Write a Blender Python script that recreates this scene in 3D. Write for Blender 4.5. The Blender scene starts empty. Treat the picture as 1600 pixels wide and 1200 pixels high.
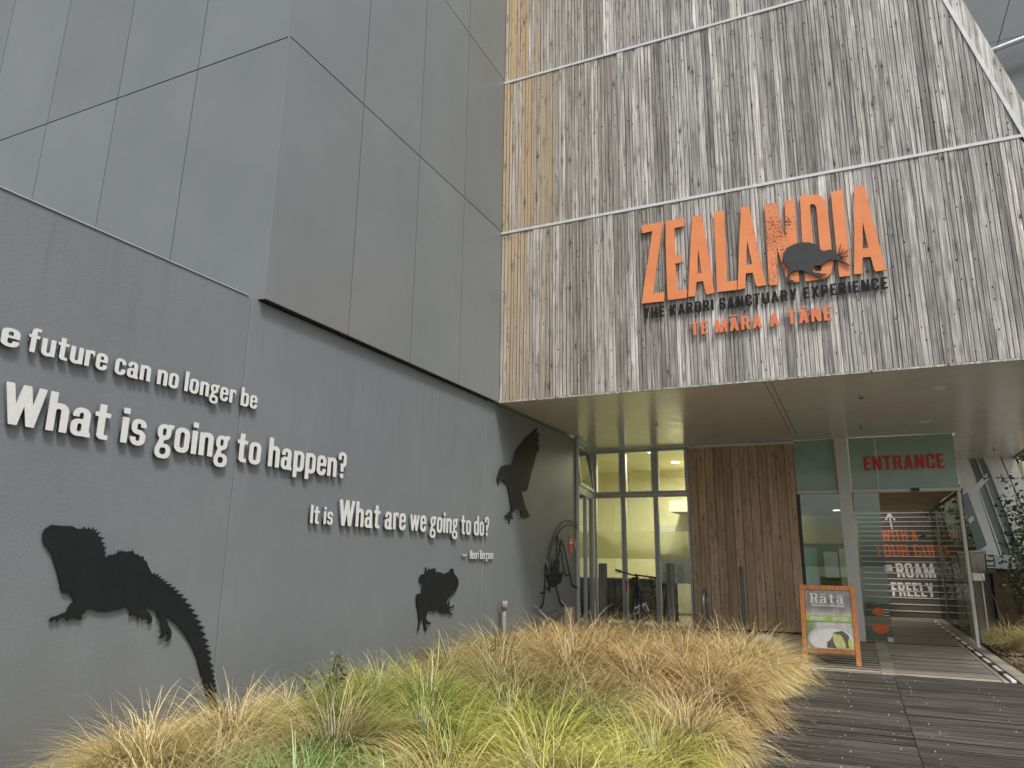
import bpy, bmesh, math, random
import numpy as np
from mathutils import Vector, Matrix

SC = bpy.context.scene
COL = SC.collection
random.seed(7)
# ------------------------------------------------------------------ camera
cam_d = bpy.data.cameras.new('camera'); cam = bpy.data.objects.new('camera', cam_d); COL.objects.link(cam)
cam_d.sensor_width = 36.0; cam_d.lens = 36.0*1137.0/1600.0; cam_d.clip_end = 2000; cam_d.clip_start = 0.05
_v = lambda x, y: Vector((x-800.0, y-600.0, 1137.0)).normalized()
_Y = _v(1340, 878); _X = -_v(-1715, 836); _Z = _X.cross(_Y).normalized()
_X = _Y.cross(_Z).normalized()
if _Z.y > 0: _Z = -_Z
if _X.x < 0: _X = -_X
_M = Matrix((_X, _Y, _Z))                     # photo-camera vector (right, down, forward) -> world
_r = _M @ Vector((1, 0, 0)); _u = _M @ Vector((0, -1, 0)); _b = _M @ Vector((0, 0, -1))
_R = Matrix((_r, _u, _b)).transposed().to_4x4()
cam.matrix_world = Matrix.Translation((0, 0, 1.5)) @ _R
SC.camera = cam
# ------------------------------------------------------------------ sky, sun, exposure
SUN_EL, SUN_AZ = math.radians(58), math.radians(133)     # azimuth: direction the light comes from, clockwise from +Y
W = bpy.data.worlds.new('World'); SC.world = W; W.use_nodes = True
wn = W.node_tree.nodes; wl = W.node_tree.links; wn.clear()
sky = wn.new('ShaderNodeTexSky'); sky.sky_type = 'NISHITA'; sky.sun_disc = False
sky.sun_elevation = SUN_EL; sky.sun_rotation = SUN_AZ; sky.air_density = 1.0; sky.dust_density = 4.0; sky.ozone_density = 0.6
hs = wn.new('ShaderNodeHueSaturation'); hs.inputs['Saturation'].default_value = 0.13
bg = wn.new('ShaderNodeBackground'); bg.inputs['Strength'].default_value = 0.12
wo = wn.new('ShaderNodeOutputWorld')
wl.new(sky.outputs[0], hs.inputs['Color']); wl.new(hs.outputs[0], bg.inputs[0]); wl.new(bg.outputs[0], wo.inputs[0])
sd = bpy.data.lights.new('sun', 'SUN'); sd.energy = 2.0; sd.angle = math.radians(10); sd.color = (1.0, 0.97, 0.92)
sun = bpy.data.objects.new('sun', sd); COL.objects.link(sun)
_d = Vector((math.sin(SUN_AZ)*math.cos(SUN_EL), math.cos(SUN_AZ)*math.cos(SUN_EL), math.sin(SUN_EL)))
sun.rotation_euler = _d.to_track_quat('Z', 'Y').to_euler(); sun.location = _d*30
SC.view_settings.view_transform = 'Standard'; SC.view_settings.look = 'None'
SC.view_settings.exposure = 0.58; SC.view_settings.gamma = 1.0; SC.view_settings.use_curve_mapping = False
SC.cycles.max_bounces = 8; SC.cycles.transparent_max_bounces = 16

# ------------------------------------------------------------------ helpers
WL = {}
def props(o, label=None, cat=None, group=None, kind=None):
    if label: o['label'] = label
    if cat: o['category'] = cat
    if group: o['group'] = group
    if kind: o['kind'] = kind
    return o
def link(o, parent, w):
    w = Vector(w); COL.objects.link(o); WL[o] = w
    if parent is not None:
        o.parent = parent; o.location = w - WL[parent]
    else: o.location = w
    return o
def empty(name, loc, label, cat, group=None):
    o = bpy.data.objects.new(name, None); o.empty_display_size = .2
    link(o, None, loc); return props(o, label, cat, group)
def place(name, mesh, parent, w, mat=None):
    o = bpy.data.objects.new(name, mesh)
    if mat and not mesh.materials: mesh.materials.append(mat)
    return link(o, parent, w)
def meshobj(name, verts, faces, mat, parent=None, origin=None, smooth=False):
    vs = np.array(verts, float)
    if origin is None:
        origin = ((vs[:, 0].min()+vs[:, 0].max())/2, (vs[:, 1].min()+vs[:, 1].max())/2, vs[:, 2].min())
    vs = vs - np.array(origin)
    m = bpy.data.meshes.new(name); m.from_pydata(vs.tolist(), [], faces)
    if smooth: m.polygons.foreach_set('use_smooth', [True]*len(m.polygons))
    m.materials.append(mat); m.update()
    return link(bpy.data.objects.new(name, m), parent, origin)
_bc = {}
def boxmesh(dx, dy, dz, b, mat, name='box'):
    k = (round(dx, 4), round(dy, 4), round(dz, 4), b, mat.name)
    if k in _bc: return _bc[k]
    bm = bmesh.new(); bmesh.ops.create_cube(bm, size=1)
    for v in bm.verts: v.co = Vector((v.co.x*dx, v.co.y*dy, (v.co.z+.5)*dz))
    if b > 0: bmesh.ops.bevel(bm, geom=bm.edges[:], offset=min(b, dx*.3, dy*.3, dz*.3), segments=1, affect='EDGES')
    m = bpy.data.meshes.new(name); bm.to_mesh(m); bm.free(); m.materials.append(mat)
    _bc[k] = m; return m
def box(name, x0, x1, y0, y1, z0, z1, mat, parent=None, b=0.0):
    return place(name, boxmesh(x1-x0, y1-y0, z1-z0, b, mat, name), parent, ((x0+x1)/2, (y0+y1)/2, z0))
class MB:
    def __init__(s): s.v = []; s.f = []
    def box(s, x0, x1, y0, y1, z0, z1):
        n = len(s.v); s.v += [(x0,y0,z0),(x1,y0,z0),(x1,y1,z0),(x0,y1,z0),(x0,y0,z1),(x1,y0,z1),(x1,y1,z1),(x0,y1,z1)]
        s.f += [tuple(n+i for i in q) for q in [(0,3,2,1),(4,5,6,7),(0,1,5,4),(1,2,6,5),(2,3,7,6),(3,0,4,7)]]
    def tube(s, pts, r, seg=8, cap=True):
        pts = [Vector(p) for p in pts]; rs = r if isinstance(r, (list, tuple)) else [r]*len(pts); n0 = len(s.v)
        up = Vector((0, 0, 1)); px = None
        for i, p in enumerate(pts):
            t = (pts[min(i+1, len(pts)-1)] - pts[max(i-1, 0)]).normalized()
            if px is None: px = t.cross(up if abs(t.z) < .9 else Vector((1, 0, 0))).normalized()
            px = (px - t*px.dot(t)).normalized(); py = t.cross(px)
            for k in range(seg):
                a = 2*math.pi*k/seg; s.v.append(tuple(p + (px*math.cos(a)+py*math.sin(a))*rs[i]))
        for i in range(len(pts)-1):
            for k in range(seg):
                a = n0+i*seg+k; b2 = n0+i*seg+(k+1) % seg; s.f.append((a, b2, b2+seg, a+seg))
        if cap:
            s.f.append(tuple(n0+k for k in range(seg))[::-1]); s.f.append(tuple(n0+(len(pts)-1)*seg+k for k in range(seg)))
    def ring(s, c, R, r, axis, n=28, seg=8):
        c = Vector(c); axis = Vector(axis).normalized(); a = axis.cross(Vector((0, 0, 1))).normalized(); b2 = axis.cross(a); n0 = len(s.v)
        for i in range(n):
            d = a*math.cos(2*math.pi*i/n)+b2*math.sin(2*math.pi*i/n)
            for k in range(seg):
                t = 2*math.pi*k/seg; s.v.append(tuple(c+d*(R+r*math.cos(t))+axis*r*math.sin(t)))
        for i in range(n):
            for k in range(seg):
                s.f.append((n0+i*seg+k, n0+((i+1) % n)*seg+k, n0+((i+1) % n)*seg+(k+1) % seg, n0+i*seg+(k+1) % seg))
    def build(s, name, mat, parent=None, smooth=False, origin=None): return meshobj(name, s.v, s.f, mat, parent, origin, smooth)

# ------------------------------------------------------------------ materials
class NT:
    def __init__(s, name):
        s.m = bpy.data.materials.new(name); s.m.use_nodes = True; s.t = s.m.node_tree; s.n = s.t.nodes; s.l = s.t.links
        s.b = s.n['Principled BSDF']; s.out = s.n['Material Output']
    def new(s, ty, **k):
        q = s.n.new(ty)
        for a, v in k.items(): setattr(q, a, v)
        return q
    def put(s, sock, v):
        if hasattr(v, 'is_linked'): s.l.new(v, sock)
        elif isinstance(v, (tuple, list)) and len(v) == 3 and sock.type == 'RGBA': sock.default_value = (*v, 1)
        else: sock.default_value = v
    def pos(s, obj=False):
        return s.new('ShaderNodeTexCoord').outputs['Object'] if obj else s.new('ShaderNodeNewGeometry').outputs['Position']
    def rnd(s): return s.new('ShaderNodeObjectInfo').outputs['Random']
    def mp(s, vec, scale, loc=None):
        q = s.new('ShaderNodeMapping'); s.put(q.inputs['Vector'], vec); q.inputs['Scale'].default_value = scale
        if loc is not None: s.put(q.inputs['Location'], loc)
        return q.outputs[0]
    def noise(s, vec, scale=1, detail=4, rough=.55, dist=0):
        q = s.new('ShaderNodeTexNoise'); s.put(q.inputs['Vector'], vec); q.inputs['Scale'].default_value = scale
        q.inputs['Detail'].default_value = detail; q.inputs['Roughness'].default_value = rough; q.inputs['Distortion'].default_value = dist
        return q.outputs['Fac']
    def vor(s, vec, scale=1, out='Distance', rand=1.0):
        q = s.new('ShaderNodeTexVoronoi'); s.put(q.inputs['Vector'], vec); q.inputs['Scale'].default_value = scale; q.inputs['Randomness'].default_value = rand
        return q.outputs[out]
    def math(s, op, a, b=0.0, c=None, clamp=False):
        q = s.new('ShaderNodeMath', operation=op, use_clamp=clamp); s.put(q.inputs[0], a); s.put(q.inputs[1], b)
        if c is not None: s.put(q.inputs[2], c)
        return q.outputs[0]
    def mr(s, v, a, b, c=0.0, d=1.0, smooth=False):
        q = s.new('ShaderNodeMapRange'); q.clamp = True
        if smooth: q.interpolation_type = 'SMOOTHSTEP'
        s.put(q.inputs['Value'], v)
        for n_, x in zip(('From Min', 'From Max', 'To Min', 'To Max'), (a, b, c, d)): s.put(q.inputs[n_], x)
        return q.outputs[0]
    def mix(s, f, a, b, mode='MIX'):
        q = s.new('ShaderNodeMix', data_type='RGBA', blend_type=mode); s.put(q.inputs[0], f); s.put(q.inputs[6], a); s.put(q.inputs[7], b)
        return q.outputs[2]
    def ramp(s, f, stops):
        q = s.new('ShaderNodeValToRGB'); s.put(q.inputs[0], f); e = q.color_ramp.elements
        while len(e) < len(stops): e.new(.5)
        for i, (p, c) in enumerate(stops): e[i].position = p; e[i].color = (*c, 1)
        return q.outputs[0]
    def sep(s, v):
        q = s.new('ShaderNodeSeparateXYZ'); s.put(q.inputs[0], v); return q.outputs
    def comb(s, x=0.0, y=0.0, z=0.0):
        q = s.new('ShaderNodeCombineXYZ')
        for i, v in enumerate((x, y, z)): s.put(q.inputs[i], v)
        return q.outputs[0]
    def bump(s, h, strength=.3, dist=.005):
        q = s.new('ShaderNodeBump'); s.put(q.inputs['Height'], h); q.inputs['Strength'].default_value = strength; q.inputs['Distance'].default_value = dist
        s.l.new(q.outputs[0], s.b.inputs['Normal']); return q
    def base(s, c=None, rough=None, metal=None, spec=None):
        if c is not None: s.put(s.b.inputs['Base Color'], c)
        if rough is not None: s.put(s.b.inputs['Roughness'], rough)
        if metal is not None: s.put(s.b.inputs['Metallic'], metal)
        if spec is not None: s.put(s.b.inputs['Specular IOR Level'], spec)
        return s
def plain(name, c, rough=.6, metal=0.0, spec=.5, var=.12, nscale=9.0, bump=0.0):
    t = NT(name); n = t.noise(t.pos(), nscale, 5, .6)
    lo = tuple(x*(1-var) for x in c); hi = tuple(min(1, x*(1+var)) for x in c)
    t.base(t.mix(t.mr(n, .3, .7), lo, hi), t.mr(t.noise(t.pos(), nscale*2.3, 3), .3, .7, max(.02, rough-.06), min(1, rough+.06)), metal, spec)
    if bump: t.bump(t.noise(t.pos(), nscale*12, 4), bump, .003)
    return t.m
def emit(name, c, s):
    t = NT(name); t.base((0, 0, 0)); t.put(t.b.inputs['Emission Color'], c); t.b.inputs['Emission Strength'].default_value = s; return t.m
def glass(name, tint=(.93, .97, .95), fac=.10, rough=.0, haze=0.0, hazec=(.6, .6, .5), k=1.3):
    t = NT(name); n = t.n; tr = t.new('ShaderNodeBsdfTransparent'); tr.inputs[0].default_value = (*tint, 1)
    gl = t.new('ShaderNodeBsdfGlossy'); gl.inputs['Roughness'].default_value = rough; gl.inputs[0].default_value = (.95, .98, .96, 1)
    fr = t.new('ShaderNodeFresnel'); fr.inputs[0].default_value = 1.5
    mx = t.new('ShaderNodeMixShader'); t.put(mx.inputs[0], t.math('MULTIPLY_ADD', fr.outputs[0], k, fac-.06, clamp=True)); t.l.new(tr.outputs[0], mx.inputs[1]); t.l.new(gl.outputs[0], mx.inputs[2])
    res = mx.outputs[0]
    if haze:
        df = t.new('ShaderNodeBsdfTranslucent'); df.inputs[0].default_value = (*hazec, 1); m2 = t.new('ShaderNodeMixShader'); m2.inputs[0].default_value = haze
        t.l.new(res, m2.inputs[1]); t.l.new(df.outputs[0], m2.inputs[2]); res = m2.outputs[0]
    t.l.new(res, t.out.inputs['Surface']); n.remove(t.b); return t.m

def timber_mat(name, dark, mid, light, gold=None, rough=.75, bstr=.5, wear=1.0, axis='z', br=(.62, 1.18), gmask=None):
    t = NT(name); P = t.pos(); R = t.rnd()
    off = t.comb(t.math('MULTIPLY', R, 37.0), t.math('MULTIPLY', R, 11.0), t.math('MULTIPLY', R, 91.0))
    ax = {'z': ((38, 38, 1.1), (130, 130, 4), (8.5, 8.5, 2.6), (13, 13, 5.5)), 'x': ((.8, 26, 26), (3, 110, 110), (2.2, 7.5, 7.5), (4, 12, 12))}[axis]
    s1 = t.noise(t.mp(P, ax[0], off), 1, 6, .62, .6)
    s2 = t.noise(t.mp(P, ax[1], off), 1, 5, .6, .3)
    patch = t.noise(t.mp(P, (1.3, 1.3, .45), off), 1, 3, .5)
    col = t.ramp(t.math('ADD', t.math('MULTIPLY', s1, .75), t.math('MULTIPLY', s2, .25)), [(.30, dark), (.47, mid), (.62, light)])
    col = t.mix(1.0, col, t.mr(patch, .35, .65, .82, 1.15), 'MULTIPLY')
    col = t.mix(1.0, col, t.mr(R, 0, 1, br[0], br[1]), 'MULTIPLY')
    if gold:
        xs = t.sep(P)
        xx = t.math('ADD', t.math('ADD', xs[0], t.math('MULTIPLY', t.math('SUBTRACT', R, .5), gmask[2])), t.math('MULTIPLY', t.math('SUBTRACT', patch, .5), 1.2))
        g = t.math('MULTIPLY', t.mr(xx, gmask[0], gmask[1], 1.0, 0.0, True), t.mr(xs[2], 4, 8.5, .35, .95))
        col = t.mix(t.mr(xx, -4.6, -1.9, .32, 0.0, True), col, t.mix(s1, (.20, .15, .10), (.50, .40, .29)))
        col = t.mix(g, col, t.mix(s1, tuple(x*.75 for x in gold), gold))
    kd = t.vor(t.mp(P, ax[2], off)); kr = t.noise(t.mp(P, ax[2], off), 3, 2)
    k = t.math('MULTIPLY', t.mr(t.math('ADD', kd, t.math('MULTIPLY', kr, .06)), .09, .14, 1.0, 0.0), t.mr(t.math('FRACT', t.math('MULTIPLY', R, 7.3)), .35, .5))
    nd = t.vor(t.mp(P, ax[3], off)); nl = t.mr(nd, .085, .12, 1.0, 0.0)
    halo = t.mr(kd, .12, .36, .5, 0.0)
    col = t.mix(t.math('MULTIPLY', halo, wear), col, tuple(x*.9 for x in dark))
    col = t.mix(t.math('MULTIPLY', t.math('MAXIMUM', k, nl), min(1, .97*wear)), col, tuple(x*.12 for x in dark))
    t.base(col, rough, 0.0, .25)
    h = t.math('SUBTRACT', t.math('ADD', t.math('MULTIPLY', s2, .6), s1), t.math('MULTIPLY', t.math('MAXIMUM', k, nl), .5))
    t.bump(h, bstr, .006)
    return t.m
M = {}
M['timber'] = timber_mat('weathered_timber', (.112, .106, .099), (.305, .293, .275), (.62, .60, .57), gold=(.55, .40, .23), gmask=(-5.25, -4.15, .9), bstr=.8, br=(.60, 1.25))
M['brownwood'] = timber_mat('brown_timber', (.28, .19, .115), (.45, .32, .21), (.58, .43, .295), rough=.6, br=(.90, 1.10), bstr=.35)
M['darkdeck'] = timber_mat('dark_deck_timber', (.016, .013, .011), (.045, .038, .032), (.13, .115, .10), axis='x', rough=.72, br=(.7, 1.25), bstr=.9, wear=.3)
M['paledeck'] = timber_mat('pale_deck_timber', (.16, .14, .11), (.32, .29, .235), (.46, .42, .35), axis='x', rough=.7, br=(.9, 1.1), bstr=.8, wear=.4)
M['ceilwood'] = timber_mat('ceiling_timber', (.34, .22, .10), (.52, .36, .18), (.66, .48, .27), axis='x', rough=.5, br=(.9, 1.1), bstr=.2, wear=.3)
# painted concrete
t = NT('painted_concrete'); P = t.pos()
big = t.noise(P, .7, 4, .6); st = t.noise(t.mp(P, (1.2, 1.2, .25)), 3, 5, .6); fine = t.noise(P, 62, 5, .75)
sp = t.mr(t.vor(P, 6.0), .0, .035, 1.0, 0.0)
c = t.mix(t.mr(big, .3, .7), (.148, .166, .178), (.176, .194, .206)); c = t.mix(t.mr(st, .55, .8, 0, .35), c, (.21, .225, .235)); c = t.mix(t.mr(fine, .3, .7, 0, .25), c, (.122, .137, .146))
c = t.mix(t.math('MULTIPLY', sp, .35), c, (.42, .42, .42))
t.base(c, .5, 0, .5); zz_ = t.sep(P)[2]; sn = t.noise(t.mp(P, (1, 5, .35)), 1.6, 5, .65)
c = t.mix(t.math('MULTIPLY', t.mr(sn, .52, .70), t.mr(zz_, 3.95, 2.2, .45, .08)), c, (.11, .12, .122))
c = t.mix(t.math('MULTIPLY', t.mr(t.math('ADD', zz_, t.math('MULTIPLY', t.noise(P, 2.5, 4), .8)), .55, 1.35, 1, 0), .45), c, (.12, .118, .105))
c = t.mix(t.mr(t.noise(t.mp(P, (1, 1.2, 7)), 3, 4, .7), .68, .74, 0, .3), c, (.26, .275, .28))
t.b.inputs['Base Color'].default_value = (0, 0, 0, 1); t.put(t.b.inputs['Base Color'], c)
t.bump(t.math('ADD', fine, t.math('MULTIPLY', t.noise(P, 26, 3), .35)), .7, .0045); M['concrete'] = t.m
# metal panel
t = NT('panel_metal'); P = t.pos(); R = t.rnd()
n1 = t.noise(P, .9, 4, .6); n2 = t.noise(t.mp(P, (3, 3, .4)), 1, 4)
c = t.mix(t.mr(n1, .3, .7), (.19, .208, .216), (.22, .238, .247)); c = t.mix(1.0, c, t.mr(R, 0, 1, .95, 1.05), 'MULTIPLY')
t.base(c, t.mr(n2, .3, .7, .30, .38), .22, .5); t.bump(t.math('ADD', t.noise(P, 1.1, 2), t.math('MULTIPLY', t.noise(P, 220, 2), .015)), .10, .03); M['panel'] = t.m
M['gapshade'] = plain('gap_shade_black', (.012, .011, .010), .9, 0, .1)  # near-black colour painted in as the shadow between boards
M['farpanel'] = plain('far_panel_metal', (.10, .112, .118), .5, 0, .4, .06, 1.5)
M['black'] = plain('black_void', (.012, .012, .013), .8)
M['capmetal'] = plain('pale_metal_flashing', (.34, .35, .355), .45, .2)
M['strip'] = plain('white_flashing', (.56, .57, .57), .35, .1)
t = NT('soffit_paint'); n1 = t.noise(t.pos(), 1.2, 4); t.base(t.mix(t.mr(n1, .3, .7), (.60, .58, .52), (.66, .64, .58)), t.mr(t.noise(t.pos(), 4, 3), .3, .7, .16, .26), 0, .5); t.bump(n1, .05, .02); M['soffit'] = t.m
M['alu'] = plain('grey_aluminium', (.44, .46, .47), .42, .3)
M['white'] = plain('white_paint', (.60, .60, .57), .45, 0, .5, .06, 5)
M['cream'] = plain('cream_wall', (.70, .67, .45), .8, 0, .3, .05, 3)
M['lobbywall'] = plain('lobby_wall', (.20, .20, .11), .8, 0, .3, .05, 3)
M['lettside'] = plain('letter_edge', (.09, .095, .10), .6)
M['silver'] = plain('satin_letter', (.60, .605, .59), .45, .0, .5, .05, 30)
M['orange'] = None
M['greenglass'] = plain('green_backed_glass', (.27, .38, .31), .12, 0, .5, .10, 2.5)
M['tealglass'] = M['greenglass']
M['glass'] = glass('clear_glass')
M['tintglass'] = glass('tinted_glass', (.62, .72, .66), .12)
M['sideglass'] = glass('side_glass', (.70, .74, .70), .05, k=.15)
M['frost'] = glass('frosted_glass', (.88, .88, .80), .04, .2, .30, (.95, .92, .75), k=.4)
M['blackplate'] = plain('black_plate', (.0095, .0115, .0135), .6, 0, .25, .2, 6)
M['signblack'] = plain('sign_black', (.012, .012, .013), .7, 0, .2)
M['charcoal'] = plain('charcoal_plate', (.035, .037, .038), .5, 0, .4)
M['red'] = plain('red_vinyl', (.56, .045, .035), .45)
M['orangewood'] = timber_mat('varnished_wood', (.42, .15, .045), (.55, .22, .07), (.66, .30, .11), rough=.4, br=(.95, 1.05), bstr=.1, wear=.15)
M['postwood'] = timber_mat('grey_post_timber', (.09, .085, .075), (.19, .18, .16), (.30, .285, .26), rough=.8, bstr=.5, wear=.4)
M['steel'] = plain('galvanised_steel', (.42, .44, .45), .35, .8)
M['rubber'] = plain('black_rubber', (.015, .015, .016), .7)
M['blackpaint'] = plain('black_paint', (.02, .02, .022), .35)
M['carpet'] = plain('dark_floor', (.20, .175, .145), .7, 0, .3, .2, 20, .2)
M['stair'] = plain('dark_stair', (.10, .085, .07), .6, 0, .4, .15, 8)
M['nosing'] = plain('pale_nosing', (.52, .52, .50), .5)
M['vinylwhite'] = plain('white_vinyl', (.72, .72, .70), .5, var=.04)
M['vinylorange'] = plain('orange_vinyl', (.62, .13, .03), .5, var=.06)
M['graycloth'] = plain('slate_board', (.10, .11, .12), .6)
M['stone'] = plain('pale_boulder', (.42, .40, .36), .85, 0, .3, .3, 7, .8)
M['corten'] = plain('rusty_steel', (.085, .055, .032), .85, 0, .3, .4, 6, .4)
M['tan'] = plain('tan_render', (.46, .41, .33), .8, 0, .3, .12, 4, .2)
M['led'] = plain('white_diffuser', (.85, .86, .86), .3, var=.03)
# distressed orange paint
t = NT('distressed_orange_paint'); P = t.pos(); xs = t.sep(P)
ch = t.noise(P, 38, 6, .75); reg = t.noise(P, 2.2, 3, .5)
wear = t.mr(xs[0], -1.35, -.75, 0, 1, True); wear = t.math('MULTIPLY', wear, t.mr(xs[0], -.55, -.2, 1, 0.12, True))
thr = t.math('SUBTRACT', .80, t.math('ADD', t.math('MULTIPLY', wear, .22), t.math('MULTIPLY', t.mr(reg, .45, .7), .12)))
mask = t.math('GREATER_THAN', ch, thr)
t.base(t.mix(mask, t.mix(t.mr(t.noise(P, 3, 3), .3, .7), (.66, .215, .080), (.74, .26, .10)), (.07, .03, .02)), .5, 0, .4); t.bump(t.math('MULTIPLY', mask, -1.0), .3, .002); M['orange'] = t.m
t = NT('plain_orange_paint'); t.base(t.mix(t.mr(t.noise(t.pos(), 8, 4), .3, .7), (.64, .175, .075), (.72, .215, .095)), .5, 0, .4); M['orange2'] = t.m
# ------------------------------------------------------------------ lettering: glyphs as 2D shapes -> contours -> plates
def _rr(X, Y, x0, y0, x1, y1, r=0.0):
    r = min(r, (x1-x0)/2, (y1-y0)/2); qx = np.abs(X-(x0+x1)/2)-(x1-x0)/2+r; qy = np.abs(Y-(y0+y1)/2)-(y1-y0)/2+r
    return np.hypot(np.maximum(qx, 0), np.maximum(qy, 0))+np.minimum(np.maximum(qx, qy), 0)-r
def _bar(X, Y, x0, y0, w, x1, y1):
    if y0 > y1: x0, y0, x1, y1 = x1, y1, x0, y0
    k = (x1-x0)/(y1-y0); L = x0+(Y-y0)*k; c = 1/math.hypot(1, k)
    return np.maximum(np.maximum((L-X)*c, (X-L-w)*c), np.maximum(y0-Y, Y-y1))
class G:
    def __init__(s, X, Y): s.X = X; s.Y = Y; s.d = np.full(X.shape, 9.0)
    def R(s, *a): return _rr(s.X, s.Y, *a)
    def add(s, d, *cuts):
        for c in cuts: d = np.maximum(d, -c)
        s.d = np.minimum(s.d, d); return s
    def bar(s, *a): return s.add(_bar(s.X, s.Y, *a))
    def box(s, *a): return s.add(s.R(*a))
def glyph_def(ch, g):
    R = g.R; S = .18
    def bowl(x0, y0, x1, y1, r=.2, sx=.165, sy=.135): return [R(x0, y0, x1, y1, r), R(x0+sx, y0+sy, x1-sx, y1-sy, .07)]
    X, Y = g.X, g.Y
    if ch == 'o': g.add(*bowl(0, -.02, .47, .73)); return .47
    if ch in 'nhmr':
        g.box(0, 0, S, 1.0 if ch == 'h' else .71)
        a = np.maximum(np.maximum(R(.04, -.6, .48, .73, .19), -R(S, -.6, .30, .585, .07)), -Y)
        if ch == 'r': a = np.maximum(a, np.maximum(.50-Y, X-.36)); g.add(a); return .36
        g.add(a); return .48
    if ch == 'u': g.box(.30, 0, .48, .71); g.add(np.maximum(np.maximum(R(0, -.02, .44, 1.4, .19), -R(S, .125, .30, 1.5, .07)), Y-.71)); return .48
    if ch == 'p': g.add(*bowl(.02, -.02, .49, .73)); g.box(0, -.24, S, .71); return .49
    if ch == 'b': g.add(*bowl(.02, -.02, .49, .73)); g.box(0, 0, S, 1.0); return .49
    if ch == 'd': g.add(*bowl(0, -.02, .47, .73)); g.box(.31, 0, .49, 1.0); return .49
    if ch == 'e': g.add(*bowl(0, -.02, .46, .73), R(.25, .235, .7, .335)); g.box(.1, .335, .40, .435); return .46
    if ch == 'c': g.add(*bowl(0, -.02, .45, .73), R(.25, .26, .7, .46)); return .45
    if ch in 'aā':
        g.add(np.maximum(R(.02, -.3, .45, .73, .19), .48-Y), R(.18, -.3, .28, .60, .05)); g.box(.28, 0.02, .45, .55)
        g.add(*bowl(0, -.02, .42, .43, .17, .16, .115)); g.add(_bar(X, Y, .30, .12, .17, .33, -.02))
        if ch == 'ā': g.box(.05, .82, .42, .91)
        return .48
    if ch == 's':
        g.add(*bowl(.01, .29, .43, .73, .19, .16, .125), R(.22, .3, .7, .50)); g.add(*bowl(0, -.02, .43, .425, .19, .16, .125), R(-.3, .21, .21, .40)); return .43
    if ch == 'g':
        g.add(*bowl(.02, .27, .43, .73, .19, .15, .12)); g.add(_bar(X, Y, .30, .60, .15, .36, .74)); g.box(.34, .645, .50, .74)
        g.add(_bar(X, Y, .03, .10, .16, .10, .32)); g.add(*bowl(-.01, -.27, .46, .16, .18, .14, .115)); return .48
    if ch == 't': g.box(.09, .06, .27, .93); g.box(0, .59, .40, .715); g.add(np.maximum(R(.09, -.01, .6, .5, .13), X-.38), R(.27, .115, .7, .7, .03)); return .40
    if ch == 'f': g.box(.09, 0, .27, .85); g.box(0, .59, .38, .715); g.add(np.maximum(R(.09, .5, .7, 1.01, .16), X-.40), R(.27, .3, .8, .885, .05)); return .40
    if ch == 'i': g.box(0, 0, S, .71); g.box(0, .81, S, .97); return S
    if ch in 'lI': g.box(0, 0, S+.01*(ch == 'I'), 1.0); return S
    if ch in 'wW':
        h = .71 if ch == 'w' else 1.0; k = .80 if ch == 'w' else 1.0; w = .17*k+.01
        for a, b in ((0, .17), (.36, .17), (.36, .53), (.70, .53)): g.bar(a*k, h, w, b*k, 0)
        return .88*k
    if ch == '?': g.add(*bowl(0, .42, .45, 1.02, .2, .165, .13), R(-.2, .3, .17, .70)); g.box(.14, .25, .31, .56); g.box(.14, 0, .31, .17); return .45
    if ch == '-': g.box(0, .33, .30, .45); return .30
    # capitals
    if ch == 'T': g.box(.15, 0, .34, 1); g.box(0, .86, .49, 1); return .49
    if ch == 'H': g.box(0, 0, .19, 1); g.box(.34, 0, .53, 1); g.box(.1, .43, .45, .58); return .53
    if ch in 'EF':
        g.box(0, 0, .19, 1); g.box(0, .86, .43, 1); g.box(0, .43, .38, .57)
        if ch == 'E': g.box(0, 0, .43, .14)
        return .43
    if ch == 'L': g.box(0, 0, .19, 1); g.box(0, 0, .41, .145); return .41
    if ch in 'KR':
        g.box(0, 0, .19, 1)
        if ch == 'K': g.add(_bar(X, Y, .10, .40, .20, .33, 1)); g.add(_bar(X, Y, .16, .55, .19, .34, 0)); return .54
        g.add(R(-.1, .42, .50, 1.0, .2), R(.1, .555, .33, .87, .06), R(-.2, .3, 0, 1.2)); g.add(_bar(X, Y, .22, .5, .19, .34, 0)); return .52
    if ch == 'P': g.box(0, 0, .19, 1); g.add(R(-.1, .38, .50, 1.0, .2), R(.1, .515, .33, .87, .06), R(-.2, .3, 0, 1.2)); return .50
    if ch == 'B': g.box(0, 0, .19, 1); g.add(R(-.1, .46, .48, 1.0, .18), R(.1, .58, .31, .875, .06), R(-.2, -.2, 0, 1.2)); g.add(R(-.1, 0, .50, .58, .18), R(.1, .125, .325, .45, .06), R(-.2, -.2, 0, 1.2)); return .50
    if ch == 'D': g.add(R(-.2, 0, .52, 1.0, .2), R(.1, .14, .335, .86, .07), R(-.3, -.2, 0, 1.2)); g.box(0, 0, .19, 1); return .52
    if ch in 'AĀ':
        g.bar(0, 0, .19, .165, 1); g.bar(.35, 0, .19, .185, 1); g.box(.12, .20, .42, .33)
        if ch == 'Ā': g.box(.08, 1.10, .46, 1.20)
        return .54
    if ch in 'OQ': g.add(*bowl(0, -.02, .52, 1.02, .22, .185, .14)); return .52
    if ch == 'C': g.add(*bowl(0, -.02, .51, 1.02, .22, .185, .14), R(.28, .36, .8, .64)); return .51
    if ch == 'G': g.add(*bowl(0, -.02, .51, 1.02, .22, .185, .14), R(.28, .48, .8, .66)); g.box(.28, .36, .51, .49); return .51
    if ch == 'U': g.add(np.maximum(R(0, -.02, .52, 1.5, .22), Y-1), R(.185, .13, .335, 1.6, .07)); return .52
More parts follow.
